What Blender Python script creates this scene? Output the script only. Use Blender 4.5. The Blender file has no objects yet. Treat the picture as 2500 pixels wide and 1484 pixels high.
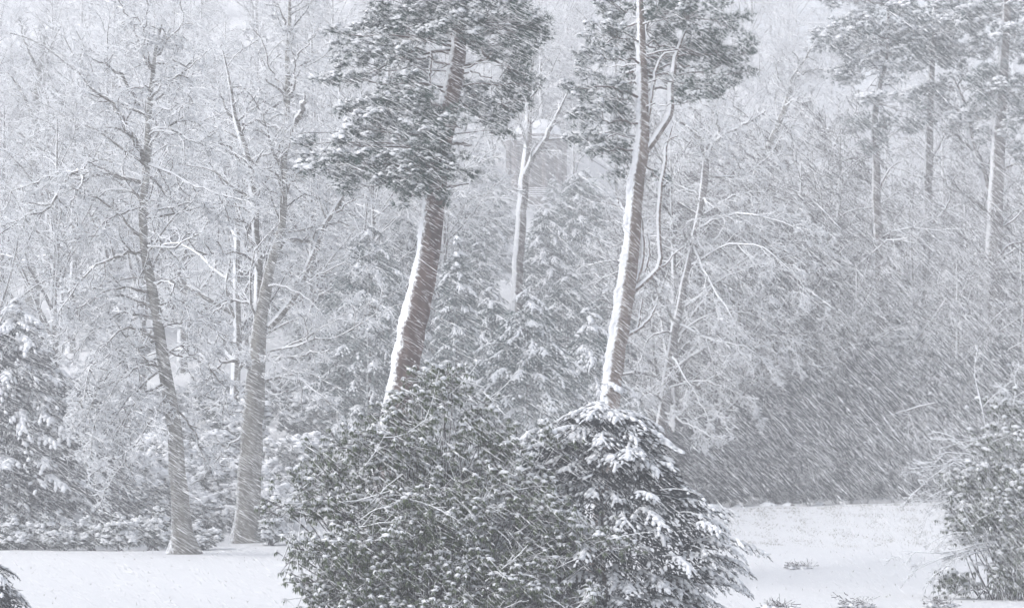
import bpy, math
import numpy as np

# ------------------------------------------------------------------ camera, world, light
SC = bpy.context.scene
COL = SC.collection
F_PX = 5638.0                       # focal length in pixels of the 2500 px wide photograph
PITCH = math.atan(313.0 / F_PX)
EYE = np.array([0.0, 0.0, 4.0])

cam_d = bpy.data.cameras.new('camera')
cam = bpy.data.objects.new('camera', cam_d)
COL.objects.link(cam)
cam.location = EYE
cam.rotation_euler = (math.pi / 2 + PITCH, 0, 0)
cam_d.sensor_width = 36.0
cam_d.lens = 36.0 * F_PX / 2500.0
cam_d.clip_start = 0.5
cam_d.clip_end = 3000.0
SC.camera = cam

SUN_EL, SUN_AZ = math.radians(42), math.radians(240)   # azimuth clockwise from +Y
world = bpy.data.worlds.new('World')
SC.world = world
world.use_nodes = True
wn = world.node_tree
wn.nodes.clear()
w_out = wn.nodes.new('ShaderNodeOutputWorld')
w_bg = wn.nodes.new('ShaderNodeBackground')
w_hs = wn.nodes.new('ShaderNodeHueSaturation')
w_sky = wn.nodes.new('ShaderNodeTexSky')
w_sky.sky_type = 'NISHITA'
w_sky.sun_disc = False
w_sky.sun_elevation = SUN_EL
w_sky.sun_rotation = SUN_AZ
w_sky.air_density = 1.0
w_sky.dust_density = 3.0
w_hs.inputs['Saturation'].default_value = 0.36       # cloud cover takes the blue out of the sky
w_bg.inputs['Strength'].default_value = 0.12
wn.links.new(w_sky.outputs[0], w_hs.inputs['Color'])
w_tint = wn.nodes.new('ShaderNodeMix'); w_tint.data_type = 'RGBA'; w_tint.blend_type = 'MULTIPLY'
w_tint.inputs[0].default_value = 1.0
w_tint.inputs[7].default_value = (0.985, 1.0, 1.012, 1)   # the lilac grey of thick snow cloud
wn.links.new(w_hs.outputs[0], w_tint.inputs[6])
wn.links.new(w_tint.outputs[2], w_bg.inputs['Color'])
wn.links.new(w_bg.outputs[0], w_out.inputs['Surface'])

sun_d = bpy.data.lights.new('sun', 'SUN')
sun_d.energy = 1.1
sun_d.angle = math.radians(25)
sun_d.color = (1.0, 0.965, 0.96)
sun = bpy.data.objects.new('sun', sun_d)
COL.objects.link(sun)
sun.rotation_euler = (math.pi / 2 - SUN_EL, 0, math.pi - SUN_AZ)
sun.location = (-30, -40, 120)

SC.view_settings.view_transform = 'Standard'
SC.view_settings.look = 'None'
SC.view_settings.gamma = 1.0
SC.view_settings.use_curve_mapping = False
SC.view_settings.exposure = 0.88
SC.cycles.max_bounces = 6
SC.cycles.diffuse_bounces = 3
SC.cycles.volume_bounces = 2
SC.cycles.use_denoising = True
SC.cycles.denoiser = 'OPENIMAGEDENOISE'
SC.cycles.denoising_input_passes = 'RGB_ALBEDO_NORMAL'
SC.cycles.denoising_prefilter = 'ACCURATE'

HAZE_DENSITY = 0.0026
SNOW_CLUSTERS, SNOW_NEAR, SNOW_FAR = 500, 22.0, 92.0

# ------------------------------------------------------------------ small helpers
def at(px, py, d):
    """The point at distance d (along +Y) on the sight line of a photograph pixel."""
    x = (px - 1250.0) / F_PX
    y = -(py - 742.0) / F_PX
    c, s = math.cos(PITCH), math.sin(PITCH)
    v = np.array([x, c - y * s, s + y * c])
    return EYE + v * (d / v[1])

def mpp(d):
    return d / F_PX

def unit(v):
    return v / np.maximum(np.linalg.norm(v, axis=-1, keepdims=True), 1e-9)

def smooth(x, a, b):
    t = np.clip((np.asarray(x, float) - a) / (b - a), 0, 1)
    return t * t * (3 - 2 * t)

def rs(seed):
    return np.random.default_rng(seed)

def ground_z(x, y):
    x = np.asarray(x, float); y = np.asarray(y, float)
    u = x / np.maximum(y, 20.0)
    start = 86 + 20 * smooth(u, -0.01, 0.07)
    bank = 0.78 * smooth(y, 82, 100) * smooth(u, 0.02, 0.07)
    sc = 1.0 - 0.30 * smooth(u, 0.10, 0.20) + 0.03 * smooth(u, -0.1, -0.2)
    dd = np.clip(y, 0, 345) - start
    hill = 0.0397 * np.maximum(dd, 0) ** 1.35 * sc
    wob = 0.05 * np.sin(x * 0.35 + y * 0.13) * np.sin(y * 0.22 - x * 0.11) + 0.02 * np.sin(x * 1.3 + 2 * np.sin(y * .7))
    wob = wob + .17 * np.sin(x * .21 + 1.3 * np.sin(y * .09)) * np.sin(y * .17 + x * .05) * smooth(y, 40, 60) + .03 * np.sin(x * .9 + y * .35) * np.sin(y * .6 - x * .2)
    lump = 0.30 * np.sin(x * 0.5 + y * 0.31) * np.sin(y * 0.41 - x * .23) * smooth(dd, 3, 20)
    return bank + hill + wob * (0.4 + smooth(y, 45, 60) * .6) + lump

class MB:
    """Collects triangles and links them as one mesh object."""
    def __init__(s):
        s.v, s.f, s.sm, s.mi, s.n = [], [], [], [], 0
    def add(s, v, f, sm=True, mi=0):
        v = np.asarray(v, np.float32).reshape(-1, 3); f = np.asarray(f, np.int32).reshape(-1, 3)
        if len(v) == 0 or len(f) == 0:
            return s
        s.v.append(v); s.f.append(f + s.n); s.n += len(v)
        s.sm.append(np.full(len(f), sm)); s.mi.append(np.full(len(f), mi, np.int32))
        return s
    def mesh(s, name, mats, origin=None):
        v = np.concatenate(s.v); f = np.concatenate(s.f)
        if origin is not None:
            v = v - np.asarray(origin, np.float32)
        m = bpy.data.meshes.new(name)
        m.vertices.add(len(v)); m.vertices.foreach_set('co', v.ravel())
        m.loops.add(len(f) * 3); m.loops.foreach_set('vertex_index', f.ravel())
        m.polygons.add(len(f)); m.polygons.foreach_set('loop_start', np.arange(0, len(f) * 3, 3, dtype=np.int32))
        try:
            m.polygons.foreach_set('loop_total', np.full(len(f), 3, np.int32))
        except Exception:
            pass
        m.polygons.foreach_set('use_smooth', np.concatenate(s.sm))
        for a in (mats if isinstance(mats, (list, tuple)) else [mats]):
            m.materials.append(a)
        m.polygons.foreach_set('material_index', np.concatenate(s.mi))
        m.update(calc_edges=True)
        return m
    def build(s, name, mats, parent=None, origin=None):
        if not s.v:
            return None
        if parent is not None and origin is None:
            origin = world_loc(parent)
        o = bpy.data.objects.new(name, s.mesh(name, mats, origin))
        COL.objects.link(o)
        if parent is not None:
            o.parent = parent
        elif origin is not None:
            o.location = origin
        return o

def world_loc(o):
    p = np.zeros(3)
    while o is not None:
        p = p + np.array(o.location); o = o.parent
    return p

def tag(o, label=None, cat=None, group=None, kind=None):
    for k, v in (('label', label), ('category', cat), ('group', group), ('kind', kind)):
        if v:
            o[k] = v
    return o

def thing(name, label, cat, loc, group=None):
    o = bpy.data.objects.new(name, None)
    o.empty_display_size = 0.3
    COL.objects.link(o)
    o.location = loc
    return tag(o, label, cat, group)

def copy_tree(o, parent=None):
    c = o.copy(); COL.objects.link(c)
    if parent is not None:
        c.parent = parent
    for ch in list(o.children):
        copy_tree(ch, c)
    return c

# ------------------------------------------------------------------ geometry generators
def tubes(P, R, s):
    P = np.asarray(P, float); R = np.asarray(R, float)
    N, K, _ = P.shape
    T = unit(np.gradient(P, axis=1))
    m = unit(P[:, -1] - P[:, 0])
    ref = np.where(np.abs(m[:, 2:3]) < .8, np.array([[0, 0, 1.]]), np.array([[1., 0, 0]]))
    U = unit(np.cross(T, ref[:, None, :])); V = np.cross(T, U)
    a = np.arange(s) * 2 * np.pi / s + .3
    v = P[:, :, None] + R[:, :, None, None] * (np.cos(a)[:, None] * U[:, :, None] + np.sin(a)[:, None] * V[:, :, None])
    idx = np.arange(N * K * s).reshape(N, K, s); nx = np.roll(idx, -1, axis=2)
    a0, a1, b0, b1 = idx[:, :-1], nx[:, :-1], idx[:, 1:], nx[:, 1:]
    f = np.concatenate([np.stack([a0, a1, b1], -1).reshape(-1, 3), np.stack([a0, b1, b0], -1).reshape(-1, 3)])
    return v.reshape(-1, 3), f

def catmull(pts, K):
    pts = np.asarray(pts, float)
    n = len(pts)
    if n == 2:
        t = np.linspace(0, 1, K)[:, None]
        return pts[0] * (1 - t) + pts[1] * t
    c = np.concatenate([[2 * pts[0] - pts[1]], pts, [2 * pts[-1] - pts[-2]]])
    seg = np.linalg.norm(np.diff(pts[:, :3], axis=0), axis=1); cum = np.concatenate([[0], np.cumsum(seg)])
    out = []
    for d in np.linspace(0, cum[-1], K):
        i = min(int(np.searchsorted(cum, d, 'right')) - 1, n - 2)
        t = (d - cum[i]) / max(seg[i], 1e-6)
        p0, p1, p2, p3 = c[i], c[i + 1], c[i + 2], c[i + 3]
        out.append(.5 * (2 * p1 + (p2 - p0) * t + (2 * p0 - 5 * p1 + 4 * p2 - p3) * t * t + (3 * p1 - p0 - 3 * p2 + p3) * t ** 3))
    return np.array(out)

def limb(pts, d, K=14, wob=0.0, rng=None):
    """A branch traced through photograph pixels (px, py, width px[, metres further away]) at distance d."""
    q = []
    for p in pts:
        w = p[2] if len(p) > 2 else None
        dd = p[3] if len(p) > 3 else 0.0
        q.append(list(at(p[0], p[1], d + dd)) + [w * .5 * mpp(d)])
    c = catmull(q, K)
    P, R = c[:, :3], np.maximum(c[:, 3], 0.006)
    if wob and rng is not None:
        P[1:-1] += rng.normal(0, wob, (K - 2, 3))
    return P, R

def branch_out(rng, P, R, n, t0, t1, lf, ang, K, wig, up, trop, rr, rmin, tip=.35, lmin=0., decay=.55, flat=1.0):
    P = np.asarray(P, float); R = np.asarray(R, float)
    N, KK, _ = P.shape
    plen = np.linalg.norm(np.diff(P, axis=1), axis=2).sum(1)
    pi = np.repeat(np.arange(N), n); M = len(pi)
    t = t0 + (t1 - t0) * ((np.tile(np.arange(n), N) + rng.random(M)) / n)
    f = t * (KK - 1); i = np.minimum(f.astype(int), KK - 2); w = (f - i)[:, None]
    pos = P[pi, i] * (1 - w) + P[pi, i + 1] * w
    tan = unit(P[pi, i + 1] - P[pi, i])
    r = R[pi, i] * (1 - w[:, 0]) + R[pi, i + 1] * w[:, 0]
    g = rng.normal(size=(M, 3)); g[:, 2] *= flat
    ax = unit(g - tan * (g * tan).sum(1, keepdims=True))
    a = (ang + rng.normal(0, .22, M))[:, None]
    d = tan * np.cos(a) + ax * np.sin(a); d[:, 2] += up; d = unit(d)
    L = np.maximum(lf * plen[pi] * (1 - decay * t) * rng.uniform(.55, 1.3, M), lmin)
    Q = np.empty((M, K, 3)); Q[:, 0] = pos
    for k in range(1, K):
        g = rng.normal(size=(M, 3)) * wig; g[:, 2] += trop
        d = unit(d + g)
        Q[:, k] = Q[:, k - 1] + d * (L / (K - 1))[:, None]
    r0 = np.maximum(np.minimum(rr * r, r * .9), rmin)
    RR = np.maximum(r0[:, None] * np.linspace(1, tip, K)[None], rmin * .8)
    return Q, RR

DOME = []
def _dome():
    s = 5; a = np.arange(s) * 2 * np.pi / s
    v = [[math.cos(t) * r, math.sin(t) * r, z] for z, r, o in ((-.28, .85, 0), (.42, .80, .6)) for t in a + o] + [[0, 0, .92]]
    f = []
    for j in range(s):
        k = (j + 1) % s
        f += [[j, k, s + k], [j, s + k, s + j], [s + j, s + k, 2 * s]]
    return np.array(v), np.array(f)
DOME = _dome()

def blobs(rng, C, rad, axis=None, el=1.0, flat=.6, lean=None):
    """Lumpy little heaps of snow: rad (N,), drawn out by el along axis."""
    C = np.asarray(C, float); N = len(C)
    if N == 0:
        return np.zeros((0, 3)), np.zeros((0, 3), int)
    V0, F0 = DOME
    rad = np.broadcast_to(rad, (N,))
    if axis is None:
        t = rng.random(N) * 2 * np.pi
        axis = np.stack([np.cos(t), np.sin(t), np.zeros(N)], 1)
    X = unit(axis + 1e-6)
    upv = np.array([[0, 0, 1.]]) + rng.normal(0, .15, (N, 3)) + (0 if lean is None else np.asarray(lean))
    Y = unit(np.cross(upv, X)); Z = np.cross(X, Y)
    Z = unit(np.cross(X, Y))
    v = V0[None] * (1 + rng.normal(0, .20, (N, len(V0), 1)))
    v = v * np.stack([rad * el, rad, rad * flat], 1)[:, None]
    w = C[:, None] + v[..., 0:1] * X[:, None] + v[..., 1:2] * Y[:, None] + v[..., 2:3] * Z[:, None]
    f = F0[None] + (np.arange(N) * len(V0))[:, None, None]
    return w.reshape(-1, 3), f.reshape(-1, 3)

def spikes(rng, C, D, n, L, w, spread, droop=0.0):
    """n needle blades at every point C fanning round the direction D."""
    C = np.asarray(C, float); N = len(C)
    d = unit(np.asarray(D, float)[:, None] + spread * rng.normal(size=(N, n, 3)) - np.array([0, 0, droop]))
    s = unit(np.cross(d, rng.normal(size=(N, n, 3)))) * (w / 2)
    base = np.broadcast_to(C[:, None], d.shape) + d * (L * .06)
    tip = base + d * (L * rng.uniform(.65, 1.2, (N, n, 1)))
    v = np.stack([base - s, base + s, tip], 2).reshape(-1, 3)
    return v, np.arange(N * n * 3).reshape(-1, 3)

LEAF_F = np.array([[0, 1, 2], [0, 2, 3], [1, 4, 2], [2, 4, 3]])
def whorls(rng, C, n, L, w, droop):
    """Whorls of n drooping oval leaves."""
    C = np.asarray(C, float); N = len(C)
    a = (np.arange(n) * 2 * np.pi / n)[None] + rng.random((N, 1)) * 7 + rng.normal(0, .25, (N, n))
    out = np.stack([np.cos(a), np.sin(a), np.zeros_like(a)], -1)
    sd = np.stack([-np.sin(a), np.cos(a), np.zeros_like(a)], -1)
    l = L * rng.uniform(.65, 1.2, (N, n, 1)); dr = droop * rng.uniform(.5, 1.4, (N, n, 1)); z = np.array([0, 0, 1.])
    hz = np.sqrt(np.maximum(1 - np.minimum(dr, .95) ** 2, .05))
    b = C[:, None] + out * .012
    m = b + out * l * .5 * np.maximum(hz, .5) - z * l * dr * .30
    t = b + out * l * hz * .85 - z * l * dr
    ml = m + sd * (w * .5) - z * w * .22; mr = m - sd * (w * .5) - z * w * .22
    v = np.stack([b, ml, m, mr, t], 2).reshape(-1, 3)
    f = LEAF_F[None] + (np.arange(N * n) * 5)[:, None, None]
    return v, f.reshape(-1, 3)

def lathe(profile, s, center=(0, 0, 0), a0=0.0):
    prof = np.asarray(profile, float); K = len(prof)
    a = np.arange(s) * 2 * np.pi / s + a0
    v = np.stack([prof[:, None, 0] * np.cos(a), prof[:, None, 0] * np.sin(a), np.repeat(prof[:, 1:2], s, 1)], -1) + np.asarray(center, float)
    idx = np.arange(K * s).reshape(K, s); nx = np.roll(idx, -1, 1)
    f = np.concatenate([np.stack([idx[:-1], nx[:-1], nx[1:]], -1).reshape(-1, 3), np.stack([idx[:-1], nx[1:], idx[1:]], -1).reshape(-1, 3)])
    return v.reshape(-1, 3), f

# ------------------------------------------------------------------ materials
WIND = np.array([-0.78, -0.18, 0.60]); WIND /= np.linalg.norm(WIND)

class NT:
    def __init__(s, name):
        s.m = bpy.data.materials.new(name); s.m.use_nodes = True
        s.t = s.m.node_tree; s.b = s.t.nodes['Principled BSDF']
    def n(s, typ, **kw):
        nd = s.t.nodes.new(typ)
        for k, v in kw.items():
            setattr(nd, k, v)
        return nd
    def l(s, a, b):
        s.t.links.new(a, b)
    def noise(s, scale, detail=3, rough=.6, coord='Object', stretch=None):
        tc = s.n('ShaderNodeTexCoord'); nz = s.n('ShaderNodeTexNoise')
        nz.inputs['Scale'].default_value = scale; nz.inputs['Detail'].default_value = detail; nz.inputs['Roughness'].default_value = rough
        if stretch:
            mp = s.n('ShaderNodeMapping'); mp.inputs['Scale'].default_value = stretch
            s.l(tc.outputs[coord], mp.inputs['Vector']); s.l(mp.outputs[0], nz.inputs['Vector'])
        else:
            s.l(tc.outputs[coord], nz.inputs['Vector'])
        return nz.outputs['Fac']
    def ramp(s, fac, stops):
        r = s.n('ShaderNodeValToRGB')
        e = r.color_ramp.elements
        while len(e) < len(stops):
            e.new(.5)
        for k, (p, c) in enumerate(stops):
            e[k].position = p; e[k].color = (*c, 1) if len(c) == 3 else c
        s.l(fac, r.inputs[0]); return r.outputs[0]
    def math(s, op, a, b=None, c=None):
        m = s.n('ShaderNodeMath', operation=op)
        for i, x in enumerate((a, b, c)):
            if x is None: continue
            if isinstance(x, (int, float)): m.inputs[i].default_value = x
            else: s.l(x, m.inputs[i])
        return m.outputs[0]
    def mix(s, fac, a, b):
        m = s.n('ShaderNodeMix', data_type='RGBA')
        for sock, x in ((m.inputs[0], fac), (m.inputs[6], a), (m.inputs[7], b)):
            if isinstance(x, (int, float)): sock.default_value = x
            elif isinstance(x, tuple): sock.default_value = (*x, 1)
            else: s.l(x, sock)
        return m.outputs[2]
    def lean(s, d):
        g = s.n('ShaderNodeNewGeometry'); v = s.n('ShaderNodeVectorMath', operation='DOT_PRODUCT')
        v.inputs[1].default_value = tuple(d); s.l(g.outputs['Normal'], v.inputs[0])
        return v.outputs['Value']
    def bump(s, h, strength, dist):
        b = s.n('ShaderNodeBump'); b.inputs['Strength'].default_value = strength; b.inputs['Distance'].default_value = dist
        s.l(h, b.inputs['Height']); s.l(b.outputs[0], s.b.inputs['Normal'])
    def set(s, rough=.8, spec=.2, col=None):
        s.b.inputs['Roughness'].default_value = rough
        s.b.inputs['Specular IOR Level'].default_value = spec
        if col is not None:
            if isinstance(col, tuple): s.b.inputs['Base Color'].default_value = (*col, 1)
            else: s.l(col, s.b.inputs['Base Color'])
        return s.m

SNOW = (0.86, 0.88, 0.91)
def snow_mat(name, scale=14, strength=.5):
    t = NT(name)
    n = t.noise(scale, 4, .65)
    t.bump(n, strength, .03)
    return t.set(.75, .25, t.ramp(n, [(.3, (.82, .84, .88)), (.7, (.88, .895, .92))]))

def bark_mat(name, c0, c1, thr=.35, soft=.14, nscale=7, wind=WIND, amp=.5, stretch=(1, 1, .35), bump=.8):
    """Bark with snow lodged on every face that looks up or into the wind."""
    t = NT(name)
    n1 = t.noise(nscale, 5, .65, stretch=stretch); n2 = t.noise(nscale * 2.3, 3, .6)
    bark = t.ramp(n1, [(.32, c0), (.68, c1)])
    f = t.math('ADD', t.lean(wind), t.math('MULTIPLY', t.math('SUBTRACT', n2, .5), amp))
    mr = t.n('ShaderNodeMapRange', interpolation_type='SMOOTHSTEP')
    mr.inputs['From Min'].default_value = thr - soft; mr.inputs['From Max'].default_value = thr + soft
    t.l(f, mr.inputs['Value'])
    t.bump(n1, bump, .04)
    return t.set(.85, .15, t.mix(mr.outputs[0], bark, SNOW))

def leaf_mat(name, c0, c1, scale=3.0, dust=.15, thr=.62, rough=.55, spec=.3):
    """Foliage green with a dusting of dry snow on faces that look up."""
    t = NT(name)
    n = t.noise(scale, 3, .6); n2 = t.noise(31, 2, .6)
    c = t.ramp(n, [(.3, c0), (.7, c1)])
    g = t.n('ShaderNodeNewGeometry'); sx = t.n('ShaderNodeSeparateXYZ'); t.l(g.outputs['Normal'], sx.inputs[0])
    f = t.math('ADD', t.math('ABSOLUTE', sx.outputs['Z']), t.math('MULTIPLY', t.math('SUBTRACT', n2, .5), 1.0))
    mr = t.n('ShaderNodeMapRange', interpolation_type='SMOOTHSTEP')
    mr.inputs['From Min'].default_value = thr; mr.inputs['From Max'].default_value = thr + .35
    t.l(f, mr.inputs['Value'])
    return t.set(rough, spec, t.mix(t.math('MULTIPLY', mr.outputs[0], dust), c, SNOW))

M = {}
M['snow'] = snow_mat('snow_fresh')
M['flake'] = NT('snow_flake').set(.8, .1, (.90, .91, .93))
M['pine_bark'] = bark_mat('pine_bark', (.052, .038, .035), (.145, .105, .094), thr=.66, soft=.14, nscale=6, amp=.75, stretch=(1, 1, .3))
M['pale_pine_bark'] = bark_mat('pale_pine_bark', (.10, .078, .068), (.235, .19, .165), thr=.46, soft=.12, nscale=6, amp=.60, stretch=(1, 1, .3))
M['dead_limb'] = bark_mat('dead_limb_bark', (.10, .078, .068), (.22, .18, .155), thr=.12, soft=.12, nscale=6, amp=.5)
M['limb_bark'] = bark_mat('limb_bark', (.06, .045, .038), (.13, .10, .085), thr=.35, soft=.12)
M['fir_bark'] = bark_mat('fir_bark', (.075, .066, .062), (.15, .135, .125), thr=.72, soft=.12, amp=.5)
M['beech_bark'] = bark_mat('beech_bark', (.105, .10, .09), (.23, .222, .20), thr=.86, soft=.16, nscale=4.5, stretch=(1, 1, .30), bump=.9, amp=.75)
M['beech_limb'] = bark_mat('beech_limb', (.075, .068, .058), (.15, .135, .115), thr=.30, soft=.15)
M['twig'] = bark_mat('twig_bark', (.050, .043, .040), (.10, .088, .080), thr=-.32, soft=.18, nscale=9, amp=.7)
M['white_twig'] = bark_mat('frosted_twig_bark', (.05, .043, .04), (.10, .088, .080), thr=-.60, soft=.18, nscale=9, amp=.7)
M['dark_twig'] = bark_mat('dark_twig_bark', (.040, .035, .038), (.080, .068, .072), thr=.48, soft=.2, nscale=9, amp=.8)
M['pine_needle'] = leaf_mat('pine_needle', (.007, .032, .023), (.024, .070, .053), dust=.20)
M['fir_needle'] = leaf_mat('fir_needle', (.016, .042, .040), (.040, .082, .076), dust=.45)
M['yew_needle'] = leaf_mat('yew_needle', (.014, .020, .025), (.030, .040, .046), dust=.15)
M['leaf'] = leaf_mat('rhododendron_leaf', (.028, .045, .019), (.078, .108, .050), dust=.40, rough=.42, spec=.4)
M['pale_leaf'] = leaf_mat('pale_leaf', (.050, .066, .042), (.105, .128, .090), dust=.5)
M['shrub_leaf'] = leaf_mat('shrub_leaf', (.035, .048, .042), (.070, .088, .074), dust=.45)
M['laurel_leaf'] = leaf_mat('laurel_leaf', (.016, .024, .026), (.034, .046, .047), dust=.06)
M['grass'] = NT('winter_grass').set(.8, .1, (.22, .21, .17))

# ------------------------------------------------------------------ the ground
def ground():
    t = NT('snow_ground')
    n = t.noise(2.2, 5, .6); n2 = t.noise(40, 3, .7)
    t.bump(t.math('ADD', n, t.math('MULTIPLY', n2, .25)), .6, .2)
    m = t.set(.8, .2, t.ramp(n2, [(.25, (.76, .775, .80)), (.6, (.81, .82, .84))]))
    xs = np.concatenate([np.linspace(-500, -90, 24), np.linspace(-88, 88, 100), np.linspace(90, 500, 24)])
    ys = np.concatenate([np.linspace(-40, 40, 30), np.linspace(40.4, 115, 100), np.linspace(116, 345, 70), np.linspace(350, 700, 20)])
    X, Y = np.meshgrid(xs, ys); Z = ground_z(X, Y)
    idx = np.arange(X.size).reshape(X.shape)
    a, b, c, d = idx[:-1, :-1], idx[:-1, 1:], idx[1:, 1:], idx[1:, :-1]
    f = np.concatenate([np.stack([a, b, c], -1).reshape(-1, 3), np.stack([a, c, d], -1).reshape(-1, 3)])
    o = MB().add(np.stack([X, Y, Z], -1), f).build('ground', m)
    tag(o, 'smooth white snow meadow rising into a wooded hillside', None, None, 'structure')
ground()

# ------------------------------------------------------------------ the round temple on the hill
def temple():
    D = 206.0
    t = NT('temple_stone')
    n = t.noise(1.6, 5, .6)
    t.bump(n, .4, .05)
    stone = t.set(.85, .1, t.ramp(n, [(.3, (.17, .15, .15)), (.7, (.27, .245, .235))]))
    c = at(1310, 468, D)
    r = thing('temple', 'small round stone temple with snow-covered dome among the trees uphill', 'temple', c)
    z = c[2]
    s = 2 * 0.0
    MB().add(*lathe([(2.38, -1.2), (2.38, 4.15)], 40, c)).build('drum', stone, r)
    for k in range(12):
        a = k * 2 * math.pi / 12 + .26
        p = c + np.array([2.58 * math.cos(a), 2.58 * math.sin(a), 0])
        MB().add(*lathe([(.30, -.2), (.30, 0), (.24, .08), (.20, 3.75), (.26, 3.85), (.29, 4.0), (.29, 4.13)], 10, p)).build('column', stone, r)
    for k, (w2, y2, h2) in enumerate([(.55, -2.44, 2.6)]):           # doorway: frame and dark leaf, facing the valley
        m = MB()
        for x0, x1, z0, z1 in ((-w2 - .16, -w2, 0, h2), (w2, w2 + .16, 0, h2), (-w2 - .16, w2 + .16, h2, h2 + .2)):
            vv = np.array([[x, y, z] for x in (x0, x1) for y in (y2 - .12, y2 + .25) for z in (z0, z1)]) + c
            ff = [t for a, b, e, d in ((0, 1, 3, 2), (4, 6, 7, 5), (0, 4, 5, 1), (2, 3, 7, 6), (0, 2, 6, 4), (1, 5, 7, 3)) for t in ((a, b, e), (a, e, d))]
            m.add(vv, ff, sm=False)
        m.build('door_frame', stone, r)
        vv = np.array([[x, y, z] for x in (-w2, w2) for y in (y2 - .04, y2 + .02) for z in (0, h2)]) + c
        MB().add(vv, ff, sm=False).build('door', M['fir_bark'], r)
    MB().add(*lathe([(2.40, 4.15), (2.80, 4.15), (2.88, 4.28), (2.94, 4.34), (2.94, 4.44), (2.2, 4.45)], 48, c), sm=False).build('cornice', stone, r)
    MB().add(*lathe([(2.40, 4.452), (2.93, 4.452), (2.88, 4.58), (2.44, 4.66)], 48, c)).build('ledge_snow', M['snow'], r)
    MB().add(*lathe([(2.42, 4.46), (2.42, 4.78), (2.50, 4.80), (2.50, 4.90), (1.9, 4.92)], 48, c), sm=False).build('attic', stone, r)
    dome = MB().add(*lathe([(2.05 * math.cos(a), 4.9 + 1.48 * math.sin(a)) for a in np.linspace(0, math.pi / 2 - .01, 12)], 40, c)).build('dome', stone, r)
    MB().add(*lathe([(2.2 * math.cos(a) + .12, 4.905 + 1.62 * math.sin(a)) for a in np.linspace(0, math.pi / 2, 12)] + [(0, 6.53)], 40, c)).build('dome_snow', M['snow'], dome)
    for k in range(5):
        ro, zt = 2.95 + .36 * k, -.02 - .21 * k
        st = MB().add(*lathe([(ro - .5, zt), (ro, zt), (ro, zt - .21), (ro, zt - 3.2)], 44, c), sm=False).build('step', stone, r)
        MB().add(*lathe([(ro - .36, zt + .004), (ro + .02, zt + .004), (ro - .02, zt + .07), (ro - .36, zt + .11)], 44, c)).build('step_snow', M['snow'], st)
temple()

# ------------------------------------------------------------------ bare trees traced from the photograph
def bare_tree(name, label, cat, D, trunk, limbs, seed, dens=1.0, droop=-.03, group=None, bark='beech_bark', rt=.017, l4=1, spread=1.0, twigm='twig', depth=1.6):
    rng = rs(seed)
    P0, R0 = limb(trunk, D, 26, .02, rng)
    base = np.array([P0[0][0], P0[0][1], float(ground_z(P0[0][0], P0[0][1]))])
    if P0[0][2] > base[2] - .15:
        P0 = np.concatenate([[base - [0, 0, .25]], P0]); R0 = np.concatenate([[R0[0] * 1.1], R0])
    root = thing(name, label, cat, base, group)
    mb = MB()
    v, f = tubes(P0[None], R0[None], 14)
    # root flare: widen the lowest rings unevenly
    zz = v[:, 2] - base[2]; ang = np.arctan2(v[:, 1] - base[1], v[:, 0] - base[0])
    fl = np.exp(-np.maximum(zz, 0) / .38) * (.35 + .35 * np.maximum(np.sin(ang * 5 + seed), 0))
    cx = np.interp(v[:, 2], P0[:, 2], P0[:, 0]); cy = np.interp(v[:, 2], P0[:, 2], P0[:, 1])
    v[:, 0] += (v[:, 0] - cx) * fl; v[:, 1] += (v[:, 1] - cy) * fl
    mb.add(v, f).build('trunk', M[bark], root)
    prim_P, prim_R = [], []
    for k, l in enumerate(limbs):
        dd0 = rng.uniform(-depth * 1.6, depth * .5)
        n = len(l)
        pts = []
        w0 = l[0][2] if len(l[0]) > 2 else 9
        for j, p in enumerate(l):
            w = p[2] if len(p) > 2 else w0 * (1 - .8 * j / (n - 1))
            pts.append((p[0], p[1], w, dd0 * (j / (n - 1)) ** .8))
        P, R = limb(pts, D, 14, .035, rng)
        MB().add(*tubes(P[None], R[None], 7)).build('limb', M['beech_limb'], root)
        prim_P.append(P); prim_R.append(R)
    k = 14
    top = catmull(np.concatenate([P0, R0[:, None]], 1)[len(P0) // 2:], k)
    prim_P.append(top[:, :3]); prim_R.append(np.maximum(top[:, 3], .01))
    P, R = np.array(prim_P), np.array(prim_R)
    lens = np.linalg.norm(np.diff(P, axis=1), axis=2).sum(1)
    mb = MB(); L1P, L1R = [], []
    for i in range(len(P)):
        n = max(3, int(lens[i] * 3.6 * dens))
        q, r = branch_out(rng, P[i:i + 1], np.minimum(R[i:i + 1], .09), n, .10, 1, .36 * spread, .85, 8, .27, .05, droop, .62, rt * 1.5, lmin=.6)
        L1P.append(q); L1R.append(r)
    L1P, L1R = np.concatenate(L1P), np.concatenate(L1R)
    mb.add(*tubes(L1P, L1R, 5), mi=1)
    L2 = branch_out(rng, L1P, L1R, 7, .12, 1, .50, .75, 5, .27, .02, droop, .65, rt, lmin=.3)
    L3 = branch_out(rng, *L2, 6, .12, 1, .52, .7, 3, .28, .0, droop, .7, rt * .85, lmin=.16)
    mb.add(*tubes(*L2, 3)); mb.add(*tubes(*L3, 3))
    if l4:
        L4 = branch_out(rng, *L3, l4, .2, 1, .55, .7, 2, .2, .0, droop, .7, rt * .75, lmin=.10)
        mb.add(*tubes(*L4, 3))
    mb.build('crown', [M[twigm], M['beech_limb']], root)
    return root

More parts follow.
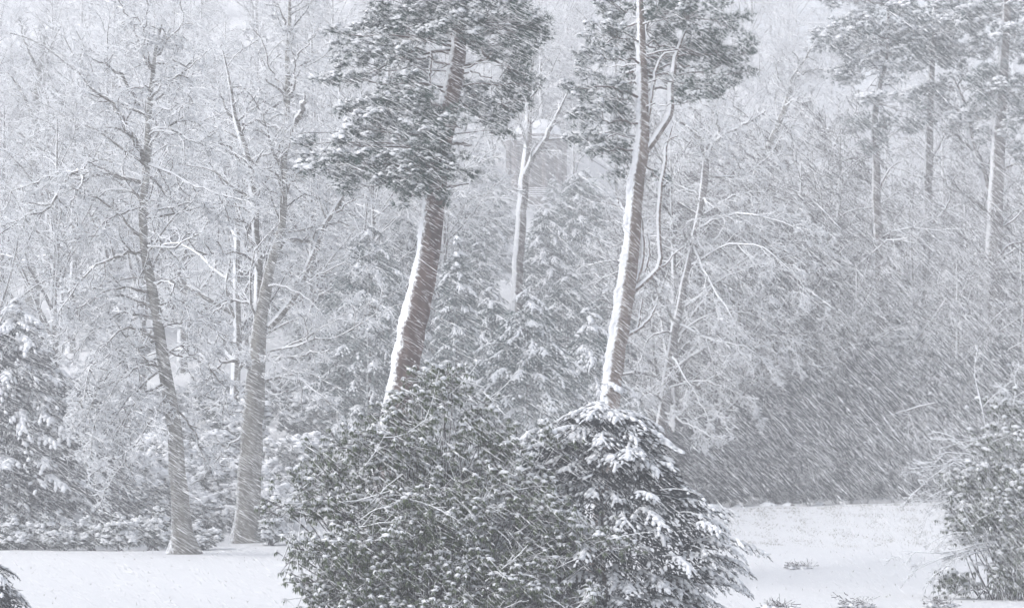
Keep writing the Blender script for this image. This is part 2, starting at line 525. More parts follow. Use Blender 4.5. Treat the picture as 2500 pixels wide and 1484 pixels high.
A_LIMBS = [
    [(352, 395, 17), (328, 340), (300, 295), (272, 250), (235, 225), (190, 175)],
    [(340, 275, 10), (310, 205), (275, 165), (235, 150), (200, 120)],
    [(369, 237, 10), (410, 200), (455, 170), (500, 130)],
    [(371, 200, 9), (430, 185), (475, 140), (520, 120)],
    [(368, 165, 9), (340, 110), (325, 60), (300, 30)],
    [(376, 150, 9), (405, 100), (435, 70), (450, 30)],
    [(372, 180, 8), (352, 90), (362, 30)],
    [(362, 320, 9), (400, 312), (440, 322), (465, 346), (520, 355), (580, 375), (610, 405)],
    [(360, 400, 9), (410, 420), (470, 450), (550, 480), (600, 490)],
    [(352, 447, 12), (320, 437, 10), (270, 430, 10), (215, 425, 10), (190, 412, 10), (160, 440, 9), (110, 510, 7), (60, 530, 5), (15, 562, 3)],
    [(190, 414, 8), (200, 440), (180, 480), (160, 560)],
    [(215, 425, 7), (140, 420), (80, 450), (20, 470)],
    [(350, 500, 9), (300, 520), (250, 545), (215, 600)],
    [(352, 520, 9), (420, 505), (480, 490), (530, 520)],
    [(352, 610, 10), (300, 625), (230, 655), (180, 705), (140, 770)],
    [(356, 600, 8), (430, 602), (490, 570), (540, 590)],
    [(370, 690, 8), (420, 690), (425, 730), (470, 760)],
    [(392, 830, 9), (330, 858), (260, 915), (215, 1000), (198, 1080)],
    [(405, 890, 8), (340, 945), (275, 1020), (235, 1090), (205, 1135)],
    [(412, 950, 8), (370, 1030), (315, 1100), (265, 1190)],
    [(386, 780, 9), (300, 762), (215, 825), (170, 890)],
    [(396, 850, 8), (480, 880), (540, 940), (560, 1020)],
    [(392, 800, 8), (470, 785), (530, 805), (590, 855)],
    [(418, 980, 7), (470, 1050), (500, 1140)],
    [(372, 720, 9), (290, 700), (200, 745), (130, 830)],
    [(400, 870, 8), (310, 900), (250, 960), (230, 1040)],
    [(366, 250, 8), (420, 268), (480, 250), (520, 262)],
    [(395, 770, 8), (300, 725), (215, 770), (170, 850)],
    [(405, 845, 8), (320, 800), (250, 850), (208, 930), (200, 1000)],
    [(398, 805, 8), (340, 800), (280, 860), (240, 950), (215, 1040), (210, 1100)],
    [(412, 935, 8), (350, 960), (300, 1030), (262, 1110), (250, 1170)],
    [(404, 865, 7), (450, 840), (500, 870), (522, 950)],
    [(390, 745, 8), (450, 740), (520, 790), (560, 865)],
    [(408, 905, 8), (355, 890), (290, 930), (235, 1020), (220, 1090)],
]
bare_tree('beech_tree', 'bare beech on the left meadow, leaning pale trunk with wide flared roots', 'tree', 75.2,
          [(451, 1356, 60), (447, 1320, 50), (442, 1250, 45), (426, 1060, 37), (408, 920, 32), (386, 790, 26), (362, 660, 23), (350, 590, 21), (350, 510, 20),
           (356, 400, 18), (361, 330, 16), (366, 250, 13), (371, 190, 11), (380, 120, 9), (395, 60, 5)], A_LIMBS, 11, .68, droop=-.07, twigm='white_twig')
B_LIMBS = [
    [(628, 870, 26), (628, 760, 24), (630, 640, 20), (624, 530, 19), (613, 437, 19), (606, 400, 18), (590, 342, 18), (580, 300, 15), (572, 255, 10), (556, 180, 7), (540, 110, 4)],
    [(592, 305, 11), (632, 292, 10), (670, 256, 10), (702, 240, 8), (748, 220, 5)],
    [(702, 330, 14), (734, 275, 14), (746, 245, 12)],
    [(655, 800, 20), (698, 753, 19), (735, 696, 17), (769, 602, 16), (806, 526, 15), (835, 484, 10), (860, 452, 6)],
    [(665, 630, 12), (688, 592, 11), (712, 585, 11), (769, 596, 8)],
    [(618, 892, 11), (655, 878, 10), (726, 870, 8), (805, 853, 5)],
    [(640, 862, 8), (726, 838), (792, 795), (877, 753), (960, 720)],
    [(690, 850, 7), (750, 833), (844, 814), (925, 762), (985, 742)],
    [(612, 900, 10), (560, 880), (520, 905), (470, 965)],
    [(606, 1000, 9), (560, 1005), (525, 990), (480, 1020)],
    [(605, 1050, 8), (545, 1100), (490, 1175)],
    [(632, 750, 10), (570, 735), (520, 765), (480, 820)],
    [(704, 170, 8), (740, 120), (775, 80)],
    [(700, 230, 8), (660, 170), (640, 100), (610, 60)],
    [(706, 90, 7), (690, 40), (670, 0)],
    [(692, 420, 10), (660, 350), (650, 300), (610, 230)],
    [(690, 490, 10), (720, 430), (760, 400), (830, 380)],
    [(640, 700, 8), (700, 700), (760, 740), (820, 800)],
    [(625, 860, 8), (700, 900), (780, 960), (830, 1010)],
    [(608, 400, 8), (560, 360), (520, 350), (480, 370)],
    [(622, 520, 8), (560, 500), (510, 540), (470, 600)],
    [(806, 526, 7), (860, 490), (900, 470)],
    [(735, 696, 7), (800, 660), (870, 640), (930, 660)],
]
bare_tree('beech_tree', 'bare beech with thick upright trunk and crooked forked limbs, second from left', 'tree', 85.7,
          [(600, 1318, 62), (601, 1296, 60), (610, 1150, 57), (618, 1010, 51), (624, 920, 46), (637, 772, 34), (652, 690, 27), (667, 628, 23), (684, 560, 20), (691, 500, 18),
           (693, 418, 17), (694, 347, 16), (700, 260, 13), (702, 150, 13), (707, 60, 9), (712, -40, 5)], B_LIMBS, 12, .62, droop=-.03, twigm='white_twig')
R_LIMBS = [
    [(1722, 395, 13), (1740, 355, 12), (1775, 325, 10), (1820, 300, 7), (1870, 270, 4)],
    [(1718, 385, 12), (1708, 340, 11), (1685, 316, 10), (1660, 300, 5)],
    [(1735, 360, 9), (1752, 310), (1748, 262), (1760, 220)],
    [(1640, 850, 9), (1700, 780), (1800, 760), (1900, 800), (1965, 885)],
    [(1660, 760, 9), (1760, 680), (1880, 640), (1995, 600)],
    [(1700, 560, 9), (1800, 520), (1900, 540), (2010, 575)],
    [(1690, 600, 9), (1630, 560), (1600, 530), (1570, 560)],
    [(1625, 950, 8), (1700, 930), (1800, 960), (1860, 1030)],
    [(1622, 980, 7), (1575, 960), (1545, 1010)],
    [(1618, 1000, 7), (1690, 1040), (1770, 1085)],
    [(1648, 810, 8), (1590, 820), (1560, 890)],
    [(1722, 430, 9), (1800, 430), (1870, 390), (1930, 300)],
    [(1680, 650, 8), (1770, 600), (1850, 600), (1930, 660), (1990, 740)],
    [(1655, 790, 8), (1740, 830), (1830, 850), (1900, 930)],
    [(1712, 480, 8), (1650, 450), (1620, 430), (1580, 450)],
    [(1705, 530, 8), (1790, 480), (1860, 470), (1950, 500)],
    [(1640, 860, 8), (1660, 900), (1720, 1000), (1740, 1070)],
    [(1650, 790, 8), (1600, 700), (1580, 640)],
    [(1690, 590, 8), (1740, 700), (1790, 780), (1800, 870)],
]
bare_tree('beech_tree', 'snow-laced drooping beech right of the white-trunked pine, pale forked upper trunk', 'tree', 106.0,
          [(1612, 1246, 46), (1614, 1100, 34), (1620, 1000, 29), (1640, 850, 23), (1670, 700, 20), (1700, 560, 19), (1721, 440, 19), (1722, 395, 18), (1728, 360, 10), (1735, 330, 5)],
          R_LIMBS, 13, .60, droop=-.12, rt=.018, l4=1, depth=2.4, bark='fir_bark', twigm='white_twig')
bare_tree('forked_tree', 'slender snow-streaked tree forking in front of the round temple', 'tree', 122.0,
          [(1262, 690, 28), (1268, 600, 27), (1275, 500, 26), (1280, 430, 25), (1285, 380, 20), (1289, 320, 18), (1291, 230, 15), (1300, 150, 8), (1310, 80, 4)],
          [[(1281, 432, 16), (1298, 390, 15), (1322, 355, 14), (1350, 300, 11), (1368, 262, 7), (1390, 210, 4)],
           [(1292, 240, 7), (1340, 180), (1370, 120)], [(1291, 260, 6), (1250, 190), (1240, 120)],
           [(1350, 300, 5), (1400, 270), (1430, 230)], [(1300, 160, 5), (1280, 90), (1290, 20)]], 14, .6, droop=0, rt=.017, l4=1, bark='limb_bark')
bare_tree('leaning_tree', 'slim bare tree leaning right between the white-trunked pine and the tall firs', 'tree', 128.0,
          [(1800, 560, 18), (1840, 440, 17), (1879, 349, 16), (1915, 265, 15), (1938, 190, 12), (1955, 160, 6), (1985, 110, 4)],
          [[(1915, 262, 8), (1950, 240), (2000, 245)], [(1925, 230, 7), (1900, 190), (1890, 140)], [(1940, 190, 7), (1990, 170), (2040, 180)],
           [(1880, 350, 7), (1930, 360), (1990, 340)], [(1870, 370, 7), (1820, 330), (1800, 270)]], 15, .7, rt=.018, l4=1)
bare_tree('bare_tree', 'bare tree with curved upright limbs beside the thickest fir trunk, far right', 'tree', 114.0,
          [(2445, 900, 26), (2430, 600, 24), (2403, 434, 20), (2379, 368, 18), (2360, 283, 15), (2346, 236, 12), (2325, 190, 7)],
          [[(2415, 540, 11), (2384, 495), (2351, 476), (2318, 457), (2294, 396)], [(2403, 440, 8), (2440, 380), (2480, 340)],
           [(2360, 290, 7), (2400, 240), (2440, 220)], [(2380, 370, 7), (2330, 330), (2300, 290)], [(2425, 580, 8), (2470, 520), (2510, 500)],
           [(2435, 640, 8), (2490, 600), (2530, 600)]], 16, .6, rt=.017, l4=1, twigm='dark_twig', bark='limb_bark')
bare_tree('bare_tree', 'faint pale tree with twin trunks high at the far left edge', 'tree', 150.0,
          [(80, 560, 26), (84, 380, 24), (90, 240, 22), (98, 170, 12), (110, 90, 6)],
          [[(88, 260, 13), (110, 190), (120, 120), (150, 60)], [(86, 300, 10), (50, 220), (20, 180)], [(95, 180, 8), (60, 100), (50, 50)],
           [(86, 330, 8), (150, 290), (200, 270)], [(84, 370, 8), (30, 340), (-20, 340)]], 17, .6, rt=.02, l4=1)

# ------------------------------------------------------------------ pines traced from the photograph
def pine(name, label, D, trunk, pads, seed, bark, needle='pine_needle', tuft=.15, nspk=11, limbs=(), dens=1.0, lean_x=None, strip=None, group=None, snowk=1.0):
    rng = rs(seed)
    P0, R0 = limb(trunk, D, 30, .012, rng)
    gx, gy = P0[0][0], P0[0][1]
    base = np.array([gx, gy, float(ground_z(gx, gy))])
    if P0[0][2] > base[2]:
        dx = (P0[0] - P0[8]); foot = P0[0] + dx * ((base[2] - .3 - P0[0][2]) / dx[2]); base = np.array([foot[0], foot[1], base[2]])
        P0 = np.concatenate([[foot], P0]); R0 = np.concatenate([[R0[0] * 1.15], R0])
    root = thing(name, label, 'tree', base, group)
    pd = catmull(np.concatenate([P0, R0[:, None]], 1), 300)
    P, R = pd[:, :3], pd[:, 3]
    v, f = tubes(P[None], R[None], 18)
    tr = MB().add(v, f).build('trunk', M[bark], root)
    if strip:                                            # crust of snow driven on to the windward side of the trunk
        w, th = strip[:2]
        q = []; nk = 9
        a_mid = math.atan2(-.40, -1.0)
        ztop = at(1250, strip[2], D)[2]
        PS, RS = P[P[:, 2] < ztop], R[P[:, 2] < ztop]
        ph = np.cumsum(rng.normal(0, .33, len(PS)))
        for k in range(len(PS)):
            ed = .12 * np.sin(ph[k]) + .08 * np.sin(k * .8); ws = w * (1 + .2 * np.sin(ph[k] * 1.3) + rng.normal(0, .14)) * min(1, .25 + (len(PS) - 1 - k) / 8)
            lump = .75 + .55 * np.sin(k * .37 + ph[k] * .5) + .35 * np.sin(k * .11) + rng.normal(0, .30)
            for i in range(nk):
                e = i / (nk - 1)
                a = a_mid + (e - .5) * 2 * ws + ed * e
                bulge = th * max(lump, -.6) * (1 - (2 * e - 1) ** 4) - .014 + rng.normal(0, th * .22)
                q.append(PS[k] + (RS[k] + bulge) * np.array([math.cos(a), math.sin(a), 0]))
        idx = np.arange(len(PS) * nk).reshape(len(PS), nk)
        a, b, c, d = idx[:-1, :-1], idx[:-1, 1:], idx[1:, 1:], idx[1:, :-1]
        ff = np.concatenate([np.stack([a, b, c], -1).reshape(-1, 3), np.stack([a, c, d], -1).reshape(-1, 3)])
        MB().add(np.array(q), ff).build('snow_crust', M['snow'], tr)
    for l in limbs:
        Pl, Rl = limb(l, D, 16, .012, rng)
        lb = MB().add(*tubes(Pl[None], Rl[None], 8)).build('dead_limb' if l[-1][2] > 3 else 'limb', M['dead_limb'] if bark.startswith('pale') else M['limb_bark'], root)
    m = mpp(D)
    for pad in pads:
        px, py, rx, ry = pad[:4]; sn = pad[4] if len(pad) > 4 else .6; dd = pad[5] if len(pad) > 5 else rng.uniform(-1.3, 1.3)
        c = at(px, py, D + dd)
        ax = np.array([rx * m, max(rx, ry) * m * .85, ry * m])
        n = int(rx * ry / 12.5 * dens * (.15 / tuft) ** 1.4 * (D / 60.0) ** .6)
        n = max(n, 12)
        # tight rounded clumps of tufts at the ends of short shoots
        per = 15
        ns = max(3, n // per)
        g = unit(rng.normal(size=(ns, 3))) * rng.uniform(.12, 1, (ns, 1)) ** .42
        side = np.sign(px - np.interp(py, [p[1] for p in trunk][::-1], [p[0] for p in trunk][::-1]))
        sp = c + g * ax
        sp[:, 2] -= .16 * (sp[:, 0] - c[0]) * side
        hub = c - np.array([side * ax[0] * .5, 0, ax[2] * .25])
        mid = (sp + hub) / 2 + rng.normal(0, .06, sp.shape)
        SP = np.stack([np.broadcast_to(hub, sp.shape), mid, sp], 1)
        pt = np.repeat(np.arange(ns), per)
        cr = tuft * rng.uniform(.8, 1.5, ns)[pt][:, None]
        loc = unit(rng.normal(size=(len(pt), 3))) * rng.uniform(.2, 1, (len(pt), 1)) ** .5
        C = SP[pt, 2] + loc * cr * np.array([1.25, 1, .75])
        Dn = unit(loc * .8 + np.array([.12 * side, 0, .45]) + rng.normal(0, .25, C.shape))
        # the bough itself
        ty = min(py + 25 + .25 * abs(px - c[0]) * 0, trunk[0][1])
        i = int(np.argmin(np.abs(P[:, 2] - (c[2] - .12 * abs(c[0] - np.interp(c[2], P[:, 2], P[:, 0])) + .1))))
        s0 = P[i]
        bl = np.array([s0, s0 * .55 + hub * .45 + [0, 0, .12] + rng.normal(0, .05, 3), hub, c])
        bp = catmull(bl, 10)
        L = np.linalg.norm(c - s0)
        bp[2:-1] += rng.normal(0, .045, (7, 3)); br = np.linspace(min(.018 + .010 * L, R[i] * .5), .010, 10)
        mb = MB().add(*tubes(bp[None], br[None], 6)).add(*tubes(SP, np.full((ns, 3), .012) * np.array([1.3, 1, .7]), 3))
        bo = mb.build('bough', M['limb_bark'], root)
        MB().add(*spikes(rng, C, Dn, nspk, tuft, tuft * .105, .62), sm=False).build('needles', M[needle], bo)
        q = ((C - c) / ax) @ WIND
        top = loc @ np.array([-.55, -.2, .8])
        load = rng.random(ns)[pt] < np.clip(sn * snowk * (.9 + .5 * q), 0, 1)
        keep = load & (top > .05) & (rng.random(len(C)) < .92) | (rng.random(len(C)) < .10 * sn)
        Cs = C[keep] + np.array([-.18, 0, .30]) * tuft
        MB().add(*blobs(rng, Cs, tuft * rng.uniform(.25, .50, len(Cs)) * (1 + .6 * sn), el=1.4, flat=.7)).build('snow_clumps', M['snow'], bo)
    return root

PINE_A = [
    (1000, 15, 110, 45, .7), (1120, -25, 150, 55, .5), (1230, 40, 105, 65, .25), (1290, 85, 60, 55, .15), (1215, 100, 95, 50, .2), (950, 55, 85, 40, .8),
    (865, 92, 75, 26, .9), (820, 80, 28, 12, .9), (895, 120, 85, 32, .8), (990, 85, 90, 45, .6), (1080, 60, 70, 45, .7), (1130, 60, 60, 30, .8, -1.6), (1310, 60, 40, 30, .15),
    (830, 195, 55, 18, .8), (795, 193, 24, 10, .8), (895, 170, 70, 28, .6), (960, 140, 60, 25, .7),
    (860, 265, 50, 18, .9), (838, 270, 22, 12, .9), (915, 255, 70, 34, .8), (975, 215, 75, 42, .5), (1030, 175, 40, 40, .4, 1.4), (1000, 270, 70, 48, .4, -1.0), (1045, 250, 50, 35, .3, -1.3),
    (905, 315, 70, 34, .9), (850, 350, 62, 26, .95), (955, 330, 85, 48, .5), (1030, 330, 60, 50, .3, -1.3), (795, 385, 55, 20, .9), (755, 412, 26, 12, .9), (750, 345, 22, 10, .7), (830, 400, 70, 26, .6),
    (890, 410, 85, 34, .35), (960, 420, 80, 40, .45, -.8), (1010, 420, 50, 55, .4, -1.3), (880, 450, 50, 18, .3), (985, 470, 38, 30, .6, -1.0), (1060, 400, 45, 40, .2, -1.3), (1075, 470, 34, 20, .2, -1.0),
    (1265, 150, 55, 42, .12), (1240, 195, 60, 36, .2), (1250, 245, 48, 44, .2), (1195, 275, 55, 36, .3), (1215, 320, 40, 14, .2), (1160, 250, 40, 42, .3), (1290, 200, 24, 30, .1),
    (1130, 425, 32, 22, .25), (1110, 390, 34, 26, .2), (1165, 215, 35, 30, .3, 1.0),
    (1085, 300, 60, 40, .25, -1.5), (1040, 380, 60, 40, .4, -1.5), (1075, 420, 50, 36, .3, -1.4), (1100, 60, 60, 50, .5, -1.4), (1050, 450, 50, 32, .35, -1.4),
]
pine('scots_pine', 'tall pine leaning right with red-brown trunk and dark snow-flecked crown, left of centre', 60.0,
     [(972, 985, 72), (986, 910, 70), (1010, 790, 67), (1032, 690, 62), (1048, 590, 57), (1062, 470, 54), (1078, 350, 50), (1095, 260, 47), (1112, 180, 43), (1120, 110, 38), (1125, 20, 30), (1130, -90, 18)],
     PINE_A, 21, 'pine_bark', limbs=[
         [(1070, 352, 11), (1110, 350, 10), (1135, 352, 9), (1152, 356, 6)], [(1070, 458, 10), (1100, 455, 8), (1145, 448, 4)],
         [(1112, 170, 12), (1145, 158, 11), (1185, 145, 8), (1205, 120, 5)], [(1120, 95, 9), (1165, 105, 8), (1190, 140, 7), (1240, 160, 4), (1270, 185, 2)],
         [(1110, 120, 9), (1040, 128, 9), (985, 130, 8), (930, 165, 6), (900, 180, 3)], [(1055, 125, 8), (1050, 170, 7), (1050, 205, 5)],
         [(1055, 610, 7), (1068, 614, 5), (1082, 616, 3)], [(1045, 640, 5), (1060, 641, 4), (1075, 640, 3)]],
     strip=(.33, .05, 505), snowk=1.5)
PINE_B = [
    (1500, 20, 55, 45, .6), (1475, 85, 60, 36, .7), (1455, 140, 50, 30, .8), (1520, 110, 48, 50, .3), (1435, 212, 52, 28, .8), (1478, 235, 62, 42, .5), (1395, 215, 22, 14, .8),
    (1445, 285, 55, 38, .7), (1500, 290, 48, 50, .3), (1432, 338, 40, 20, .8), (1478, 360, 58, 34, .5), (1408, 335, 20, 12, .8), (1525, 375, 30, 45, .3), (1520, 190, 44, 40, .3), (1510, 425, 22, 22, .3),
    (1430, 165, 30, 20, .7), (1455, 370, 34, 18, .6),
    (1640, 20, 75, 55, .2), (1720, 35, 80, 50, .2), (1785, 45, 45, 45, .2), (1700, 105, 85, 50, .2), (1780, 120, 60, 48, .15), (1828, 125, 30, 42, .1), (1812, 172, 34, 30, .15), (1645, 125, 60, 50, .2, 1.2),
    (1640, 190, 45, 38, .2, 1.2), (1705, 195, 65, 42, .2), (1752, 215, 42, 26, .2), (1680, 245, 46, 28, .25), (1600, 60, 45, 60, .2, 1.4), (1600, 160, 36, 46, .2, 1.3), (1620, 425, 20, 32, .2, 1.5), (1760, 160, 40, 30, .2),
]
pine('scots_pine', 'pine with slim white-plastered trunk and several bare dead limbs, right of centre', 66.0,
     [(1489, 1000, 46), (1498, 900, 48), (1515, 790, 46), (1530, 700, 48), (1540, 600, 42), (1550, 480, 40), (1561, 390, 38), (1570, 300, 32), (1570, 200, 27), (1564, 100, 22), (1563, 0, 16), (1560, -90, 10)],
     PINE_B, 22, 'pale_pine_bark', limbs=[
         [(1572, 375, 20), (1592, 345, 20), (1620, 305, 19), (1638, 270, 18), (1636, 215, 17), (1648, 150, 14), (1662, 100, 9), (1685, 60, 5)],
         [(1580, 300, 10), (1592, 230, 10), (1605, 160, 9), (1625, 130, 8), (1650, 128, 6)],
         [(1540, 715, 15), (1570, 690, 14), (1600, 662, 13), (1612, 630, 13), (1606, 560, 12), (1610, 480, 12), (1620, 410, 11), (1630, 350, 8), (1641, 308, 4)],
         [(1610, 460, 6), (1622, 450, 5), (1630, 442, 4)], [(1622, 350, 6), (1640, 338, 5), (1656, 330, 4)],
         [(1600, 662, 8), (1630, 640, 6), (1650, 615, 4), (1670, 602, 4)],
         [(1552, 690, 12), (1562, 660, 11), (1570, 610, 10), (1568, 560, 9), (1565, 530, 4)], [(1572, 665, 8), (1584, 620, 7), (1578, 570, 4)],
         [(1532, 818, 12), (1560, 800, 10), (1588, 775, 8), (1602, 745, 4)], [(1556, 800, 8), (1562, 765, 7), (1568, 728, 4)],
         [(1530, 520, 8), (1518, 502, 7), (1506, 484, 5)], [(1535, 450, 8), (1531, 440, 6), (1528, 428, 4)],
         [(1560, 170, 9), (1535, 176, 8), (1528, 178, 4)], [(1562, 205, 8), (1545, 200, 7), (1510, 208, 4)], [(1562, 55, 8), (1530, 65, 7), (1500, 85, 5), (1480, 105, 4)]],
     strip=(.46, .05, -60))
XR = rs(77)
def extra(x0, x1, y0, y1, n):
    return [(XR.uniform(x0, x1), XR.uniform(y0, y1), XR.uniform(45, 80), XR.uniform(18, 32), XR.uniform(.6, 1.0), XR.uniform(-2.2, 2.2)) for _ in range(n)]
pine('fir_tree', 'tall conifer with a flat snow-loaded bough halfway up, left of the three at right', 112.0,
     [(2152, 1000, 26), (2146, 700, 24), (2142, 560, 22), (2138, 400, 20), (2136, 270, 17), (2150, 200, 13), (2165, 120, 9), (2170, -60, 5)],
     [(2185, 250, 80, 15, 1.0), (2110, 248, 50, 13, .9), (2130, 305, 62, 34, .2), (2215, 300, 45, 28, .2), (2080, 180, 55, 32, .7), (2140, 125, 70, 38, .7), (2215, 70, 70, 40, .8), (2110, 60, 60, 34, .6), (2065, 115, 34, 32, .6),
      (2180, 175, 50, 26, .5), (2150, 10, 60, 35, .6), (2090, 300, 34, 24, .3), (2140, 350, 44, 30, .2)] + extra(2040, 2240, -10, 230, 9), 23, 'fir_bark', 'fir_needle', tuft=.24, nspk=9, limbs=[[(2140, 480, 9), (2155, 440, 8), (2180, 405, 5), (2200, 395, 3)]], snowk=1.1, dens=1.9)
pine('fir_tree', 'tall straight dark conifer trunk in the middle of the three at right', 116.0,
     [(2252, 1000, 24), (2256, 800, 23), (2262, 560, 22), (2268, 350, 21), (2275, 150, 16), (2290, -60, 12)],
     [(2285, 125, 50, 46, .3), (2320, 55, 75, 40, .8), (2250, 30, 55, 34, .7), (2330, 145, 46, 38, .3), (2300, 205, 40, 26, .2), (2240, 150, 34, 34, .3), (2265, 220, 34, 24, .2), (2310, 0, 60, 30, .7), (2260, 290, 30, 26, .2)] + extra(2200, 2380, -10, 260, 8),
     24, 'fir_bark', 'fir_needle', tuft=.24, nspk=9, limbs=[[(2258, 560, 8), (2300, 520, 8), (2318, 486, 7), (2322, 448, 6), (2348, 415, 3)], [(2266, 400, 8), (2290, 360, 7), (2310, 320, 3)]], dens=1.9)
pine('fir_tree', 'tall conifer with the thickest grey trunk at the far right edge', 112.0,
     [(2418, 1040, 48), (2424, 720, 44), (2430, 500, 38), (2440, 300, 33), (2450, 150, 26), (2460, -60, 18)],
     [(2430, 35, 75, 40, .7), (2485, 110, 55, 46, .4), (2400, 115, 50, 36, .5), (2470, 205, 50, 38, .3), (2375, 185, 55, 34, .4), (2490, 290, 40, 34, .3), (2420, 190, 44, 38, .2), (2480, 20, 50, 40, .7), (2370, 50, 45, 36, .8), (2400, 260, 40, 28, .2), (2500, 380, 34, 30, .2)] + extra(2350, 2530, -10, 330, 9),
     25, 'fir_bark', 'fir_needle', tuft=.24, nspk=9, limbs=[[(2432, 640, 8), (2460, 600, 7), (2500, 590, 3)], [(2436, 420, 8), (2480, 400, 6), (2520, 410, 3)], [(2428, 560, 7), (2470, 540, 6), (2510, 500, 3)]], dens=1.9)

# ------------------------------------------------------------------ conifers with layered drooping boughs
def spray_set(rng, O, H, L, heavy, droop, nlen, nwid, nsp, sb, nlat=10):
    """Drooping fans: axis twig, side twigs, hanging needles and finger-like snow on top. Per-spray arrays."""
    S = len(O); z = np.array([0, 0, 1.])
    H = unit(np.concatenate([H[:, :2], np.zeros((S, 1))], 1)); side = np.cross(z, H)
    def axis(t):                                       # t (S, n)
        return O[:, None] + H[:, None] * (L[:, None] * t)[..., None] + z * (L[:, None] * (.22 * t - droop[:, None] * t ** 2))[..., None]
    tt = np.broadcast_to(np.linspace(0, 1, 7)[None], (S, 7))
    A = axis(tt)
    sl = np.linspace(.12, .97, nlat)[None] + rng.normal(0, .02, (S, nlat))
    B = axis(sl)
    sg = np.where(np.arange(nlat) % 2 == 0, 1., -1.)[None, :, None]
    an = np.radians(58 - 28 * sl)[..., None]
    D = H[:, None] * np.cos(an) + side[:, None] * np.sin(an) * sg
    LL = L[:, None] * .60 * (1 - .55 * sl) * rng.uniform(.75, 1.25, (S, nlat))
    k = np.linspace(0, 1, 4)
    dz = -(.25 * k + .75 * k ** 2)[None, None] * (LL * droop[:, None] * rng.uniform(.7, 1.3, (S, nlat)))[..., None] - (2 * droop[:, None] * sl * LL)[..., None] * k * .35
    Q = B[:, :, None] + D[:, :, None] * (LL[..., None] * k)[..., None] + z * dz[..., None]
    mbw, mbn, mbs = MB(), MB(), MB()
    mbw.add(*tubes(A, np.linspace(.022, .006, 7)[None] * np.maximum(L[:, None], .4), 4))
    # needles
    pi = np.repeat(np.arange(S), nsp)
    li = rng.integers(0, nlat, len(pi)); t = rng.random(len(pi)) * 2.999; i = t.astype(int); w = (t - i)[:, None]
    C = Q[pi, li, i] * (1 - w) + Q[pi, li, i + 1] * w; T = unit(Q[pi, li, i + 1] - Q[pi, li, i])
    on = rng.random(len(pi)) < .25
    t2 = rng.random(len(pi)) * 5.999; i2 = t2.astype(int); w2 = (t2 - i2)[:, None]
    C[on] = (A[pi, i2] * (1 - w2) + A[pi, i2 + 1] * w2)[on]; T[on] = unit(A[pi, i2 + 1] - A[pi, i2])[on]
    sd = unit(np.cross(T, z) + 1e-6) * np.where(rng.random(len(pi)) < .5, -1, 1)[:, None]
    mbn.add(*spikes(rng, C, T * .7 + sd * .55 - z * .25, 1, nlen, nwid, .28), sm=False)
    # snow
    ta = np.broadcast_to(np.linspace(.22, 1.0, 7)[None], (S, 7)); Pa = axis(ta); Ta = np.gradient(Pa, axis=1)
    ka = rng.random((S, 7)) < heavy[:, None] * 1.1
    mbs.add(*blobs(rng, Pa[ka] + z * sb * .25, sb * rng.uniform(.8, 1.35, ka.sum()), Ta[ka], 1.7, .62))
    for tq, rr in ((.22, 1.0), (.55, .85), (.88, .62)):
        f = tq * 3; i = min(int(f), 2); w = f - i
        Pq = Q[:, :, i] * (1 - w) + Q[:, :, i + 1] * w; Tq = Q[:, :, i + 1] - Q[:, :, i]
        kq = rng.random((S, nlat)) < (heavy[:, None] * (1.15 - .5 * tq))
        mbs.add(*blobs(rng, Pq[kq] + z * sb * .2, sb * rr * rng.uniform(.7, 1.3, kq.sum()), Tq[kq], 2.0, .6))
    return mbw, mbn, mbs

